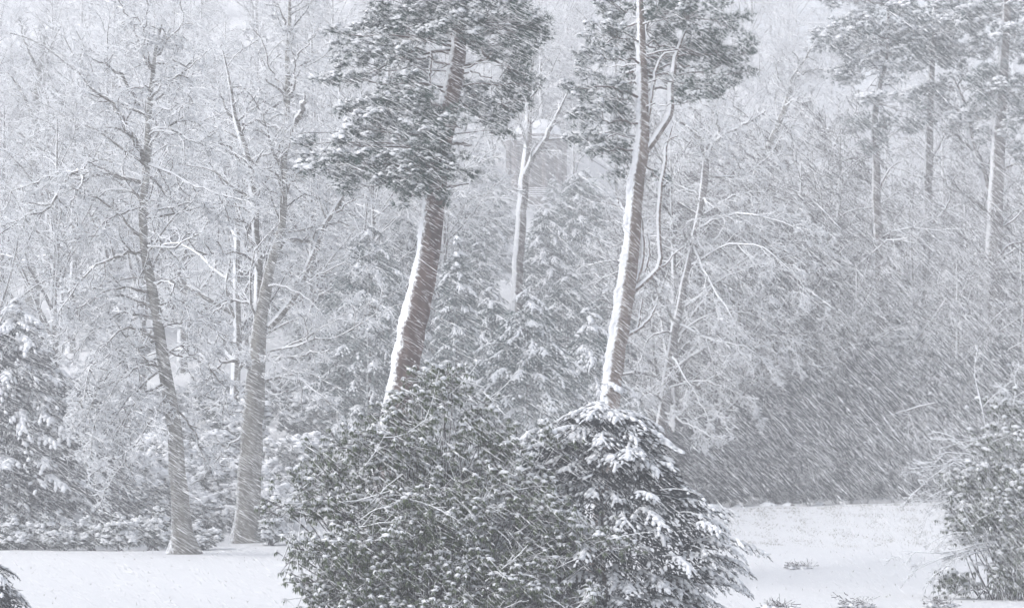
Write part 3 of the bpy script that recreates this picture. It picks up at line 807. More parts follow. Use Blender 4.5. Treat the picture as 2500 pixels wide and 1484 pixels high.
def conifer(name, label, loc, h, prof, seed, needle='fir_needle', group=None, cat='tree', bark='limb_bark', sl=.65, tier=.34, gap=.42, droop=.55, nlen=.06, nwid=.012,
            nsp=420, sb=.045, snow=.6, own=False, core=5000, t0=.03, flat=0.0):
    rng = rs(seed)
    root = thing(name, label, cat, (0, 0, 0), group)
    xs, ys = zip(*prof)
    MB().add(*tubes(np.stack([rng.normal(0, .02, 10), rng.normal(0, .02, 10), np.linspace(-.3, h * .97, 10)], 1)[None], np.linspace(.035 * h ** .6 + .02, .015, 10)[None], 8)).build('trunk', M[bark], root)
    O, H, L, Z = [], [], [], []
    zt = h * .985
    while zt > t0 * h:
        r = float(np.interp(zt / h, xs, ys)); n = max(4, int(2 * math.pi * r / gap))
        a0 = rng.random() * 6.28
        for k in range(n):
            a = a0 + (k + rng.uniform(-.35, .35)) * 2 * math.pi / n
            if math.sin(a) > .45 and rng.random() < .6: continue      # fewer on the far side
            rr = r * rng.uniform(.78, 1.10) * (1 + .10 * math.sin(3 * a + zt * 2.1 + seed))
            l = min(sl * rng.uniform(.75, 1.25), rr * 1.05 + .1)
            q = max(rr - l, 0)
            O.append((q * math.cos(a), q * math.sin(a), zt + rng.normal(0, tier * .35) + l * .12)); H.append((math.cos(a + rng.normal(0, .25)), math.sin(a + rng.normal(0, .25)), 0)); L.append(l); Z.append((a, zt))
        zt -= tier * rng.uniform(.8, 1.2) * (.55 + .45 * min(1, (1 - zt / h) * 4))
    O, H, L, Z = np.array(O), np.array(H), np.array(L), np.array(Z)
    pat = .5 + .5 * np.sin(Z[:, 0] * 2.3 + Z[:, 1] * 3.1 / max(sl, .3) * .5 + seed) * np.sin(Z[:, 1] * 2.6 - Z[:, 0] * 1.2)
    up = .35 * smooth(Z[:, 1] / h, .6, 1.0)
    heavy = np.where(rng.random(len(O)) < snow * (.55 + .75 * pat) + up, rng.uniform(.75, 1, len(O)), rng.uniform(.0, .16, len(O)))
    dr = droop * rng.uniform(.7, 1.3, len(O))
    if own:                                            # every bough a part, its snow a sub-part
        for i in range(len(O)):
            w, n, sn = spray_set(rng, O[i:i + 1], H[i:i + 1], L[i:i + 1], heavy[i:i + 1], dr[i:i + 1], nlen, nwid, int(nsp * L[i] / sl), sb)
            b = n.build('bough', M[needle], root, origin=(0, 0, 0))
            w.build('twig', M[bark], b, origin=(0, 0, 0)); sn.build('snow_clumps', M['snow'], b, origin=(0, 0, 0))
    else:
        w, n, sn = spray_set(rng, O, H, L, heavy, dr, nlen, nwid, nsp, sb)
        [n.add(v_, f_, mi=1) for v_, f_ in zip(w.v, w.f)]; n.build('foliage', [M[needle], M[bark]], root); sn.build('snow_clumps', M['snow'], root)
    zc = rng.random(core) ** 1.2 * h * .93; rc = np.interp(zc / h, xs, ys) * np.sqrt(rng.random(core)) * .82; ac = rng.random(core) * 6.28
    C = np.stack([rc * np.cos(ac), rc * np.sin(ac), zc], 1)
    MB().add(*spikes(rng, C, np.stack([np.cos(ac), np.sin(ac), -.6 * np.ones(core)], 1), 1, nlen * 3.2, nwid * 3.2, .5), sm=False).build('inner_foliage', M[needle], root)
    root.location = loc
    return root

def on_ground(px, D, sink=.05):
    x = (px - 1250.0) / F_PX * D
    return np.array([x, D, float(ground_z(x, D)) - sink])

# dark conifer at the left
conifer('cedar_tree', 'dark broad conifer with drooping snow-laden boughs at the left edge', on_ground(40, 82.5), 8.6,
        [(0, 1.8), (.14, 2.5), (.3, 2.8), (.55, 2.55), (.8, 1.6), (1, .3)], 31, 'yew_needle', sl=1.25, tier=.62, gap=.85, nlen=.12, nwid=.024, nsp=340, sb=.11, snow=.62, own=True, core=9000, t0=.10)
conifer('cedar_tree', 'smaller dark conifer tucked behind the left beech, thin snow on its tips', on_ground(215, 88), 6.4,
        [(0, 2.2), (.3, 2.1), (.7, 1.2), (1, .2)], 32, 'yew_needle', sl=1.1, tier=.62, gap=.85, nlen=.12, nwid=.024, nsp=260, sb=.075, snow=.25, core=5000)
# evergreens in the middle ground
CF = conifer('evergreen_tree', 'broad grey-green evergreen with snow-tipped drooping boughs, between the two pines', on_ground(1285, 92), 9.3,
        [(0, 2.6), (.3, 2.9), (.6, 2.45), (.85, 1.4), (1, .25)], 33, sl=1.05, tier=.60, gap=.80, droop=.62, nlen=.12, nwid=.024, nsp=260, sb=.066, snow=.70, core=6000)
CN = conifer('evergreen_tree', 'narrow snow-dusted conifer just right of the red-brown pine trunk', on_ground(1112, 104), 10.6,
        [(0, 1.9), (.3, 1.7), (.6, 1.1), (.85, .6), (1, .1)], 34, sl=.85, tier=.62, gap=.70, nlen=.13, nwid=.027, nsp=200, sb=.075, snow=.70, core=4000)
CW = conifer('evergreen_tree', 'loose spreading evergreen with heavy snow, left of the white-trunked pine', on_ground(1440, 100), 8.8,
        [(0, 2.3), (.35, 2.5), (.7, 1.8), (.9, .9), (1, .2)], 35, sl=1.2, tier=.70, gap=.95, droop=.65, nlen=.13, nwid=.027, nsp=240, sb=.082, snow=.90, core=4500)
def put(proto, px, D, scale, rot, label, group=None, zs=1.0):
    c = copy_tree(proto)
    c.location = on_ground(px, D, .1); c.rotation_euler = (0, 0, rot); c.scale = (scale, scale, scale * zs)
    c['label'] = label
    if group: c['group'] = group
    elif 'group' in c: del c['group']
    return c
for px, D, sc, rot, src, lab in [
    (1200, 112, .85, 1.0, CW, 'snow-heaped evergreen on the slope below the temple path'),
    (1065, 92, .62, 2.0, CF, 'low evergreen pressed behind the base of the red-brown pine trunk'),
    (1385, 118, 1.0, 2.6, CF, 'pale hazy evergreen right of the slender forked tree'),
    (1490, 126, 1.0, .4, CW, 'pale evergreen rising behind the white-trunked pine'),
    (1170, 128, .8, 2.2, CN, 'small narrow conifer beside the snowy path below the temple'),
    (900, 112, 1.15, 2.9, CF, 'grey-green conifer left of the red-brown pine, under its lowest boughs'),
    (985, 118, 1.1, 1.3, CN, 'narrow conifer half hidden behind the red-brown pine'),
    (800, 118, .85, 4.4, CF, 'hazy evergreen behind the right limb of the second beech'),
    (1335, 150, 1.0, .9, CW, 'faint evergreen standing below the right side of the temple'),
    (1420, 158, 1.2, 3.0, CF, 'faint evergreen on the hillside right of the temple'),
    (1175, 172, 1.0, 5.0, CW, 'faint snow-loaded evergreen left of the temple'),
    (1130, 150, 1.0, 4.0, CF, 'hazy evergreen left of the temple steps'),
    (700, 150, 1.2, 3.3, CF, 'hazy conifer behind the upper limbs of the second beech'),
    (1352, 199, .50, 1.2, CW, 'small snowy evergreen in front of the temple wall, right of the forked tree'),
    (1392, 197, .62, 3.4, CW, 'snowy evergreen against the right end of the temple steps'),
    (1232, 200, .36, 2.2, CW, 'smallest snowy evergreen, at the left end of the temple steps'),
    (1545, 98, .55, 5.2, CF, 'small evergreen at the foot of the drooping beech')]:
    put(src, px, D, sc, rot, lab)

# ------------------------------------------------------------------ leafy shrubs
def shrub(name, label, cat, seed, pads, nsprig, leaf, lsize, snow, sb, mat, loc, group=None, nsp=8, stems=7, wid=.30, lean_snow=1.0):
    """pads: (x, y, z, rx, ry, rz) in metres round the shrub's base."""
    rng = rs(seed)
    root = thing(name, label, cat, (0, 0, 0), group)
    pads = np.asarray(pads, float)
    vol = pads[:, 3] * pads[:, 5]; cnt = np.maximum((nsprig * vol / vol.sum()).astype(int), 3)
    mw, ml, ms = MB(), MB(), MB()
    for p, n in zip(pads, cnt):
        c, a = p[:3], p[3:]
        st = catmull(np.array([[rng.normal(0, .15), rng.normal(0, .15), -.1], c * [.5, .5, .55], c]), 6)
        mw.add(*tubes(st[None], np.linspace(.035, .014, 6)[None], 5))
        g = unit(rng.normal(size=(n, 3))); g[:, 2] = np.where(g[:, 2] < -.55, -g[:, 2], g[:, 2])
        C = c + g * a * rng.uniform(.35, 1.05, (n, 1)) ** .55
        mid = (C + c) / 2 + rng.normal(0, .05, C.shape)
        mw.add(*tubes(np.stack([np.broadcast_to(c, C.shape), mid, C], 1), np.full((n, 3), .009), 3))
        ml.add(*spikes(rng, C, unit(g + [0, 0, .15]), nsp, lsize, lsize * wid, .75, .25), sm=False)
        e = (g @ WIND) * .55 + g[:, 2] * .55
        keep = rng.random(n) < np.clip(snow * (.55 + .7 * lean_snow * e), 0, 1)
        Cs = C[keep] + [0, 0, sb * .4]
        ms.add(*blobs(rng, Cs, sb * rng.uniform(.6, 1.4, len(Cs)), el=1.25, flat=.62))
    mw.build('stems', M['dark_twig'], root)
    ml.build('foliage', M[mat], root)
    ms.build('snow_clumps', M['snow'], root)
    root.location = loc
    return root

def mound(rng, r, h, n):
    p = []
    for k in range(n):
        a = rng.random() * 6.28; q = r * math.sqrt(rng.random()) * .75
        z = h * (.35 + .5 * rng.random()) * (1 - .45 * (q / r) ** 2)
        s = rng.uniform(.30, .5)
        p.append((q * math.cos(a), q * math.sin(a), z, r * s, r * s, h * s * .55))
    p.append((0, 0, h * .35, r * .7, r * .7, h * .35))
    return p
g0 = rs(50)
# low snowy shrubs along the left edge of the meadow
ROW = [(-10, 80.0, 1.0), (45, 79.6, 1.05), (105, 79.8, .95), (160, 79.2, .9), (230, 79.8, 1.0), (292, 79.4, 1.05), (372, 80.2, 1.2), (432, 82.5, .95), (498, 81.0, 1.0), (662, 83.5, 1.05)]
LOW = shrub('snowy_shrub', 'x', 'shrub', 51, mound(g0, .62, 1.15, 7), 420, None, .15, .95, .10, 'shrub_leaf', on_ground(-10, 80))
LAB = ['low snow-heaped shrub cut by the left edge of the picture', 'rounded low snowy shrub, second in the row from the left edge', 'low snowy shrub, third in the row from the left edge',
       'narrow low shrub, fourth in the row along the left meadow edge', 'low spiky snowy shrub, fifth in the row along the left meadow edge', 'wide low snowy shrub midway along the left meadow edge',
       'largest snow-heaped low shrub, just left of the flared beech trunk', 'low shrub half hidden behind the flared beech trunk', 'low dark shrub just right of the flared beech trunk', 'low spiky shrub right of the upright beech trunk']
for i, (px, D, s) in enumerate(ROW):
    c = LOW if i == 0 else copy_tree(LOW)
    c.location = on_ground(px, D); c.rotation_euler = (0, 0, i * 1.7); c.scale = (s, s, s * g0.uniform(.85, 1.2))
    tag(c, LAB[i], 'shrub', 'low snowy shrubs along the left meadow edge')

HS = [shrub('hillside_shrub', 'x', 'shrub', 60 + k, mound(g0, 1.5, 2.6, 12), 1100, None, .21, (1.0, .85, 1.15)[k], .17, 'shrub_leaf', on_ground(720 + 60 * k, 96 + 5 * k)) for k in range(3)]
spots = [(720, 96), (660, 90), (760, 112), (830, 97), (900, 101), (960, 96), (840, 130), (760, 128), (680, 122), (560, 92), (500, 90),
         (430, 92), (350, 90), (300, 94), (520, 104), (590, 110), (440, 108), (1050, 112), (1090, 98), (1150, 104), (1010, 128), (1070, 140), (1240, 108), (1330, 104), (1390, 98), (1250, 140), (1300, 128), (1350, 135), (1450, 140), (1500, 110), (60, 90), (140, 93), (220, 97), (10, 98), (100, 104), (180, 108), (270, 104), (340, 100), (400, 100), (470, 98), (250, 114), (330, 112), (60, 116), (150, 122), (420, 120), (530, 118), (620, 122), (1360, 176), (1400, 185), (1275, 172), (1230, 183), (1390, 168)]
for i, (px, D) in enumerate(spots):
    c = HS[i] if i < 3 else copy_tree(HS[i % 3])
    s = g0.uniform(.8, 1.2)
    c.location = on_ground(px, D, .15); c.rotation_euler = (0, 0, g0.random() * 6.28); c.scale = (s, s, s * g0.uniform(.8, 1.15))
    tag(c, 'rounded snow-covered evergreen shrub on the slope behind the beeches and pines', 'shrub', 'snowy shrubs on the middle slope')
UP = []
for i in range(62):
    px = g0.uniform(-120, 2300); D = g0.uniform(128, 235)
    if 1130 < px < 1290 and D < 210 or abs(px - 1310) < 150 and D > 150: continue
    c = copy_tree(HS[i % 3]); s = g0.uniform(.9, 1.6)
    c.location = on_ground(px, D, .2); c.rotation_euler = (0, 0, g0.random() * 6.28); c.scale = (s, s, s * g0.uniform(.8, 1.1))
    tag(c, 'hazy snow-covered shrub under the bare trees high on the hillside', 'shrub', 'hazy shrubs on the upper hillside')
# dark laurel thicket behind the bank at right
LA = [shrub('laurel_bush', 'x', 'shrub', 70 + k, mound(g0, 2.3, 5.2, 16), 1900, None, .27, (.03, .05)[k], .09, 'laurel_leaf', on_ground(1700 + 70 * k, 106), nsp=10) for k in range(2)]
lx = [1690, 1765, 1840, 1915, 1990, 2065, 2140, 2215, 2290, 2365, 2440, 1640]
for i, px in enumerate(lx):
    c = LA[i] if i < 2 else copy_tree(LA[i % 2])
    D = 108.5 + g0.uniform(-.6, 2); s = g0.uniform(.9, 1.15)
    c.location = on_ground(px, D, .2); c.rotation_euler = (0, 0, g0.random() * 6.28); c.scale = (s, s, s * (.72 + .75 * smooth(px, 1650, 2250)))
    tag(c, 'tall dark evergreen bush in the thicket behind the snowy bank', 'bush', 'dark evergreen bushes behind the bank')
for i in range(15):
    px = 1660 + 46 * i + g0.uniform(-12, 12)
    c = copy_tree(LA[i % 2]); s = g0.uniform(.20, .42)
    c.location = on_ground(px, 104.6 + g0.uniform(-1.2, 1.6), .1); c.rotation_euler = (0, 0, g0.random() * 6.28); c.scale = (s, s, s * g0.uniform(.7, 1.0))
    tag(c, 'small dark evergreen shrub at the foot of the thicket, along the snowy bank', 'shrub', 'small shrubs at the foot of the thicket')
for i in range(14):
    px = 1780 + 60 * i + g0.uniform(-20, 20)
    c = copy_tree(LA[i % 2]); s = g0.uniform(1.0, 1.3)
    c.location = on_ground(px, 116.5 + g0.uniform(0, 8), .2); c.rotation_euler = (0, 0, g0.random() * 6.28); c.scale = (s, s, s * g0.uniform(1.0, 1.3))
    tag(c, 'dim evergreen bush deeper in the wood above the dark thicket', 'bush', 'dim evergreen bushes deeper in the right wood')
shrub('snowy_bush', 'twiggy bush loaded with bright snow in front of the dark wood at right', 'bush', 80,
      [(-.4, 0, 6.4, .9, .7, .8), (.3, 0, 7.4, .8, .6, .7), (1.0, 0, 5.6, .9, .7, .5), (.2, 0, 8.4, .5, .5, .5), (1.8, 0, 5.2, .8, .6, .35), (-.9, 0, 7.2, .5, .5, .4), (2.9, 0, 6.2, .7, .5, .4)], 620, None, .2, .95, .15, 'shrub_leaf', on_ground(2180, 111.5))
# humps added to stand in for lit snow between shrub bases under the thicket
for i, (px, py) in enumerate([(1748, 1240), (1811, 1241), (1863, 1239), (1927, 1236), (1991, 1233)]):
    rng = rs(90 + i)
    c = on_ground(px + (3, -9, 12, -4, 8)[i], 103.9, .05)
    r = thing('snow_mound', ['snow-capped hump at the left end of the row under the dark thicket', 'second snow-capped hump from the left under the dark thicket', 'middle snow-capped hump, largest of the row under the dark thicket',
                             'fourth snow-capped hump from the left under the dark thicket', 'snow-capped hump at the right end of the row under the dark thicket'][i], 'mound', c, 'snowy humps under the thicket')
    MB().add(*lathe([(.34, -.1), (.30, .06), (.16, .15), (.02, .17)], 9, c)).build('root_stock', M['limb_bark'], r)
    v, f = lathe([(.44, -.04), (.40, .06), (.30, .16), (.16, .22), (.02, .24)], 11, c)
    k = (.55, .4, .8, .45, .6)[i]
    MB().add(c + (v - c) * [k * 1.2, k, .5 + .5 * k] + rng.normal(0, .03, v.shape) * [1.5, 1.5, 1], f).build('snow_cap', M['snow'], r)

# ------------------------------------------------------------------ bare trees filling the hillside
def wood_tree(seed, h, name='hillside_tree', twigm='twig', rt=.024, n1=30, l4=2, up=.10, trop=-.01, spreadf=.46):
    rng = rs(seed)
    K = 12
    root = thing(name, 'x', 'tree', (0, 0, 0))
    k = np.linspace(0, 1, K)
    w = np.cumsum(rng.normal(0, .10, (K, 2)), 0) * h * .02
    P = np.stack([w[:, 0], w[:, 1], -.4 + k * h], 1)
    R = np.interp(k, [0, .1, 1], [.024 * h, .018 * h, .04])
    MB().add(*tubes(P[None], R[None], 8)).build('trunk', M['beech_limb'], root)
    L1 = branch_out(rng, P[None], R[None], n1, .13, .98, spreadf, .85, 8, .16, up, trop, .55, .03, decay=.5)
    L2 = branch_out(rng, *L1, 7, .15, 1, .46, .75, 5, .20, .04, trop, .5, rt * 1.3)
    L3 = branch_out(rng, *L2, 6, .15, 1, .50, .75, 3, .24, 0, trop * .5, .6, rt)
    mb = MB().add(*tubes(*L2, 4)).add(*tubes(*L3, 3))
    if l4:
        L4 = branch_out(rng, *L3, l4, .2, 1, .58, .75, 2, .24, 0, trop, .7, rt * .9, lmin=.25)
        mb.add(*tubes(*L4, 3))
    mb.add(*tubes(*L1, 5), mi=1)
    mb.build('crown', [M[twigm], M['beech_limb']], root)
    return root
WT = [wood_tree(100, 15, twigm='white_twig'), wood_tree(101, 17, n1=34), wood_tree(102, 13.5, trop=-.05, up=.0)]
WD = [wood_tree(110, 13, twigm='dark_twig', trop=-.10, n1=44, up=0, spreadf=.52, rt=.020), wood_tree(111, 14, twigm='dark_twig', trop=-.06, n1=40, spreadf=.50, rt=.020)]
used = set()
def plant(proto, px, D, s, label, group):
    c = proto if proto.name not in used else copy_tree(proto)
    used.add(proto.name)
    c.location = on_ground(px, D, .1); c.rotation_euler = (0, 0, g0.random() * 6.28); c.scale = (s, s, s * g0.uniform(.9, 1.15))
    tag(c, label, 'tree', group)
for row, (D, step) in enumerate([(118, 190), (140, 150), (165, 140), (195, 125), (230, 120), (270, 110), (310, 95), (338, 85)]):
    px = -160 + g0.uniform(0, step)
    while px < 2680:
        d = D + g0.uniform(-9, 9); x = px + g0.uniform(-30, 30)
        px += step * g0.uniform(.75, 1.25)
        if D < 206 and 1120 < x < 1500: continue          # the opening round the temple and its path
        if d < 214 and abs(x - 1310) < 190: continue
        s = g0.uniform(.8, 1.25)
        if x > 1560 and D < 170:
            plant(WD[int(g0.integers(2))], x, d, s, 'dim brownish bare tree in the dense wood at right', 'bare trees in the right wood')
        elif D > 240:
            if x > 2000: s *= .75
            plant(WT[int(g0.integers(3))], x, d, s, 'faint white-frosted bare tree near the top of the hillside', 'frosted trees near the hilltop')
        else:
            plant(WT[int(g0.integers(3))], x, d, s, 'snow-laced bare tree on the middle of the hillside', 'snow-laced trees on the hillside')

for px, d, k, sc, lab in [(1800, 112, 0, 1.05, 'broad drooping bare tree just right of the pale forked beech'), (1960, 115, 1, 1.1, 'broad drooping bare tree left of the tall firs, brown twigs sweeping down'),
                       (2090, 111, 0, .95, 'drooping bare tree in front of the leftmost tall fir'), (2230, 114, 1, .9, 'brown-twigged bare tree between the leftmost and middle tall firs'),
                       (2340, 110, 0, .9, 'brown-twigged bare tree just left of the thickest fir trunk'), (2500, 112, 1, 1.0, 'bare tree at the far right edge, behind the snow-filled bush'), (1690, 119, 1, 1.0, 'bare tree close behind the pale forked beech')]:
    plant(WD[k], px, d, sc, lab, None)
for px, d, k in [(1235, 219, 0), (1275, 222, 2), (1320, 217, 1), (1365, 221, 1), (1400, 216, 2), (1300, 228, 0), (1345, 230, 1), (1200, 218, 2)]:
    plant(WT[k], px, d, g0.uniform(.7, .95), 'snow-laced bare tree close behind the round temple', 'bare trees behind the temple')
# ------------------------------------------------------------------ foreground bushes
def rhododendron(name, label, D, pads, seed, base_px, nwh, L=.115, snow=.75, sb=.055, mat='leaf', leaf_objs=300, twiggy=60, layered=True):
    rng = rs(seed)
    b = on_ground(base_px, D)
    root = thing(name, label, 'bush', b)
    m = mpp(D)
    if layered:
        sub = []
        for p in pads:
            k = max(2, int(round(p[2] * p[3] / 1500)))
            for _ in range(k):
                a, q = rng.random() * 6.28, math.sqrt(rng.random()) * .85
                sub.append((p[0] + p[2] * q * math.cos(a), p[1] + p[3] * q * math.sin(a), p[2] * rng.uniform(.36, .62), p[3] * rng.uniform(.16, .34),
                            (p[4] if len(p) > 4 else 0) - (p[2] * m * .8) * math.sqrt(max(1 - q * q, 0)) * (1 if rng.random() < .75 else -.8) + rng.normal(0, .12)))
        pads = sub
    area = np.array([p[2] * (p[3] + 8) for p in pads], float); cnt = np.maximum((nwh * area / area.sum()).astype(int), 5)
    mst, msn = MB(), MB()
    allC, allG, allpad = [], [], []
    for k, (p, n) in enumerate(zip(pads, cnt)):
        dd = p[4] if len(p) > 4 else rng.uniform(-.5, .5)
        c = at(p[0], p[1], D + dd); a = np.array([p[2] * m, max(p[2], p[3]) * m * .9, p[3] * m])
        foot = b + rng.normal(0, .25, 3) * [1, 1, 0] + [0, 0, -.1]
        st = catmull(np.array([foot, foot * .5 + c * .5 + rng.normal(0, .15, 3) + [0, 0, .1], c]), 9)
        mst.add(*tubes(st[None], np.linspace(.022, .009, 9)[None], 5))
        ns = max(3, n // 6)
        g = unit(rng.normal(size=(ns, 3))); g[:, 1] = np.where(rng.random(ns) < .5, -np.abs(g[:, 1]), g[:, 1])
        S = c + g * a * rng.uniform(.55, 1.0, (ns, 1))
        S[:, 2] += .1 * a[2]
        mid = c * .5 + S * .5 + rng.normal(0, .07, S.shape) - [0, 0, .05]
        SP = np.stack([np.broadcast_to(c, S.shape), mid, S], 1)
        mst.add(*tubes(SP, np.full((ns, 3), .010) * [1.2, 1, .7], 4))
        pi = np.repeat(np.arange(ns), 6); t = rng.uniform(.25, 1.0, len(pi))[:, None]
        B = SP[pi, 1] * (1 - t) + SP[pi, 2] * t
        d = unit(unit(S[pi] - c) + rng.normal(0, .60, B.shape) + [0, 0, .30])
        T = B + d * rng.uniform(.08, .40, (len(pi), 1)) * np.where(rng.random((len(pi), 1)) < .12, 1.5, 1)
        mst.add(*tubes(np.stack([B, T], 1), np.full((len(pi), 2), .006), 3))
        allC.append(T); allG.append(((T - c) / a))
    C, G = np.concatenate(allC), np.concatenate(allG)
    mst.build('stems', M['dark_twig'], root)
    v, f = whorls(rng, C, 7, L * 1.08, L * .29, .84)
    MB().add(v, f, sm=False).build('foliage', M[mat], root)
    e = G @ WIND * .35 + G[:, 2] * .55 + .15
    zrel = (C[:, 2] - b[2]) / max((C[:, 2] - b[2]).max(), .1)
    keep = rng.random(len(C)) < np.clip(snow * (.45 + .75 * e) * (.55 + .8 * zrel), 0, .96)
    patch = np.sin(C[:, 0] * 3.1 + C[:, 2] * 2.3 + seed) * np.sin(C[:, 2] * 4.2 - C[:, 0] * 1.9 + C[:, 1] * 2)
    keep &= rng.random(len(C)) < .72 + .75 * patch
    Cs = C[keep]
    msn.add(*blobs(rng, Cs + [0, 0, .016], sb * rng.uniform(.45, 1.2, len(Cs)), el=1.5, flat=.6))
    sv, sf = whorls(rng, Cs + [0, 0, .016], 5, L * .74, L * .34, .62)
    dropm = np.repeat(rng.random(len(Cs) * 5) < .75, 4)
    msn.add(sv, sf[dropm])
    msn.build('snow_clumps', M['snow'], root)
    # long bare shoots that stick out of the leaf mass, snow along their tops
    ii = rng.integers(0, len(C), twiggy)
    dirs = unit(np.stack([rng.normal(0, 1, twiggy), rng.normal(-.4, .4, twiggy), rng.normal(.35, .4, twiggy)], 1))
    Q = np.empty((twiggy, 6, 3)); Q[:, 0] = C[ii] - dirs * .4; dcur = dirs
    for k in range(1, 6):
        dcur = unit(dcur + rng.normal(0, .13, dcur.shape)); Q[:, k] = Q[:, k - 1] + dcur * .20
    RR = np.full((twiggy, 6), .011) * np.linspace(1.2, .5, 6)
    s2 = branch_out(rng, Q, RR, 4, .3, 1, .3, .6, 4, .12, .1, .0, .7, .006)
    MB().add(*tubes(Q, RR, 5)).add(*tubes(*s2, 4)).build('twigs', M['twig'], root)
    # leaves one can pick out singly, on the near rim of the bush
    if leaf_objs:
        order = np.argsort(C[:, 1] - .25 * np.abs(C[:, 0] - b[0]))[:leaf_objs * 3]
        pick = rng.permutation(order)[:leaf_objs]
        meshes = []
        for q in range(3):
            lv, lf = whorls(rs(seed + 900 + q), np.zeros((1, 3)), 1, L * 1.1, L * .33, .55 + .2 * q)
            meshes.append(MB().add(lv, lf, sm=False).mesh('leaf', [M[mat]]))
        for j, q in enumerate(pick):
            o = bpy.data.objects.new('leaf', meshes[j % 3]); COL.objects.link(o)
            o.parent = root; o.location = C[q] - b + rng.normal(0, .02, 3); o.rotation_euler = (rng.normal(0, .2), rng.normal(0, .2), rng.random() * 6.28)
    return root

RHO = [(1068, 915, 62, 44, .1), (1040, 950, 85, 48, 0), (990, 975, 75, 44), (1065, 945, 60, 55, .2), (1015, 990, 95, 48), (1120, 995, 95, 55), (960, 1000, 60, 40), (1190, 1010, 50, 34), (815, 1100, 52, 48), (885, 1085, 95, 65), (975, 1070, 100, 60), (1060, 1100, 150, 85, .3), (1210, 1080, 100, 60), (1280, 1095, 70, 44),
       (775, 1180, 75, 60), (870, 1190, 120, 85), (1010, 1210, 150, 95), (1160, 1200, 140, 90), (1290, 1190, 95, 75), (1380, 1270, 80, 60, -.5), (740, 1280, 70, 75), (850, 1310, 130, 95, -.2), (1010, 1330, 150, 95, -.3), (1160, 1330, 150, 95, -.3), (1310, 1310, 120, 80, -.4),
       (760, 1400, 75, 80), (880, 1430, 130, 90, -.3), (1040, 1450, 150, 90, -.4), (1200, 1450, 150, 90, -.4), (1350, 1430, 120, 80, -.4), (1440, 1330, 70, 55, -.7), (900, 1540, 200, 80), (1150, 1540, 250, 80), (715, 1370, 40, 40), (1360, 1100, 45, 40)]
rhododendron('rhododendron_bush', 'large dark green rhododendron with snow on its leaf whorls, foreground centre', 40.0, RHO, 41, 1040, 7400, L=.092, snow=1.7, sb=.052, twiggy=150)
conifer('yew_tree', 'dark spreading conifer with thick snow slabs on its drooping boughs, foreground right of centre', on_ground(1470, 41.5), 4.62,
        [(0, 1.5), (.15, 1.9), (.32, 2.4), (.47, 2.5), (.6, 2.15), (.74, 1.6), (.88, 1.05), (.95, .6), (1, .15)], 42, 'yew_needle', sl=.74, tier=.42, gap=.50, droop=.40, nlen=.055, nwid=.013, nsp=480, sb=.052, snow=.88, own=True, core=14000)
conifer('young_conifer', 'small dark conifer top peeping between rhododendron and the snow-slabbed conifer', on_ground(1318, 43.5), 4.25,
        [(0, 1.0), (.5, .8), (.8, .45), (1, .1)], 43, sl=.5, tier=.36, gap=.45, nsp=300, sb=.04, snow=.6, core=2500, t0=.3)
RB = [(2440, 985, 40, 40), (2480, 1020, 50, 50), (2420, 1070, 50, 50), (2470, 1110, 70, 60), (2390, 1150, 70, 50), (2450, 1190, 90, 60), (2350, 1220, 50, 40), (2410, 1260, 90, 60), (2500, 1260, 80, 80), (2380, 1330, 60, 50), (2450, 1350, 90, 60),
      (2360, 1400, 60, 40), (2440, 1420, 90, 50), (2530, 1380, 80, 90), (2530, 1150, 70, 90), (2320, 1250, 30, 24), (2540, 1030, 50, 60), (2335, 1430, 34, 28), (2580, 1300, 80, 120)]
rhododendron('rhododendron_bush', 'snow-filled broadleaf bush cut by the right edge of the picture', 57.0, RB, 44, 2440, 3900, L=.12, snow=2.2, sb=.075, mat='pale_leaf', leaf_objs=0, twiggy=60)

def spray_shrub(name, label, D, roots, seed, rt=.013):
    """Arching bare twigs white with rime, as limbs through photograph pixels."""
    rng = rs(seed)
    P, R = zip(*[limb([(q[0], q[1], 6 * (1 - .7 * j / (len(l) - 1)), q[2] if len(q) > 2 else 0) for j, q in enumerate(l)], D, 10, .015, rng) for l in roots])
    P, R = np.array(P), np.array(R)
    b = on_ground(roots[0][0][0], D)
    root = thing(name, label, 'shrub', b)
    MB().add(*tubes(P, R, 5)).build('stems', M['twig'], root)
    L1 = branch_out(rng, P, R, 12, .12, 1, .32, .6, 6, .14, .05, -.05, .5, rt, lmin=.2)
    L2 = branch_out(rng, *L1, 6, .15, 1, .42, .6, 4, .16, .03, -.04, .6, rt * .8, lmin=.1)
    L3 = branch_out(rng, *L2, 3, .2, 1, .5, .6, 3, .16, .03, 0, .6, rt * .7, lmin=.06)
    MB().add(*tubes(*L1, 4)).add(*tubes(*L2, 3)).add(*tubes(*L3, 3)).build('crown', M['twig'], root)
spray_shrub('rimed_shrub', 'bare arching twigs thick with rime, left side of the right-edge bush', 56.6, [
    [(2460, 1460, 2), (2440, 1180, 1.5), (2412, 1060, .5), (2398, 990), (2385, 930), (2378, 912)], [(2460, 1460, 2), (2440, 1150, 1.2), (2400, 1085), (2350, 1072), (2315, 1070)],
    [(2460, 1460, 2), (2440, 1220, 1), (2340, 1130), (2290, 1150), (2240, 1195), (2225, 1210)], [(2460, 1460, 2), (2440, 1240, 1), (2330, 1180), (2270, 1215), (2235, 1235)],
    [(2460, 1460, 2), (2440, 1270, 1), (2320, 1215), (2270, 1240), (2250, 1280)], [(2460, 1460, 2), (2440, 1200, 1), (2370, 1120), (2320, 1125), (2280, 1165)],
    [(2460, 1460, 2), (2460, 1120, 1), (2470, 1010), (2478, 960), (2485, 930)], [(2460, 1460, 2), (2440, 1100, 1), (2440, 1000), (2455, 960)],
    [(2460, 1460, 2), (2440, 1190, 1), (2350, 1100), (2310, 1100), (2262, 1150)]], 45)
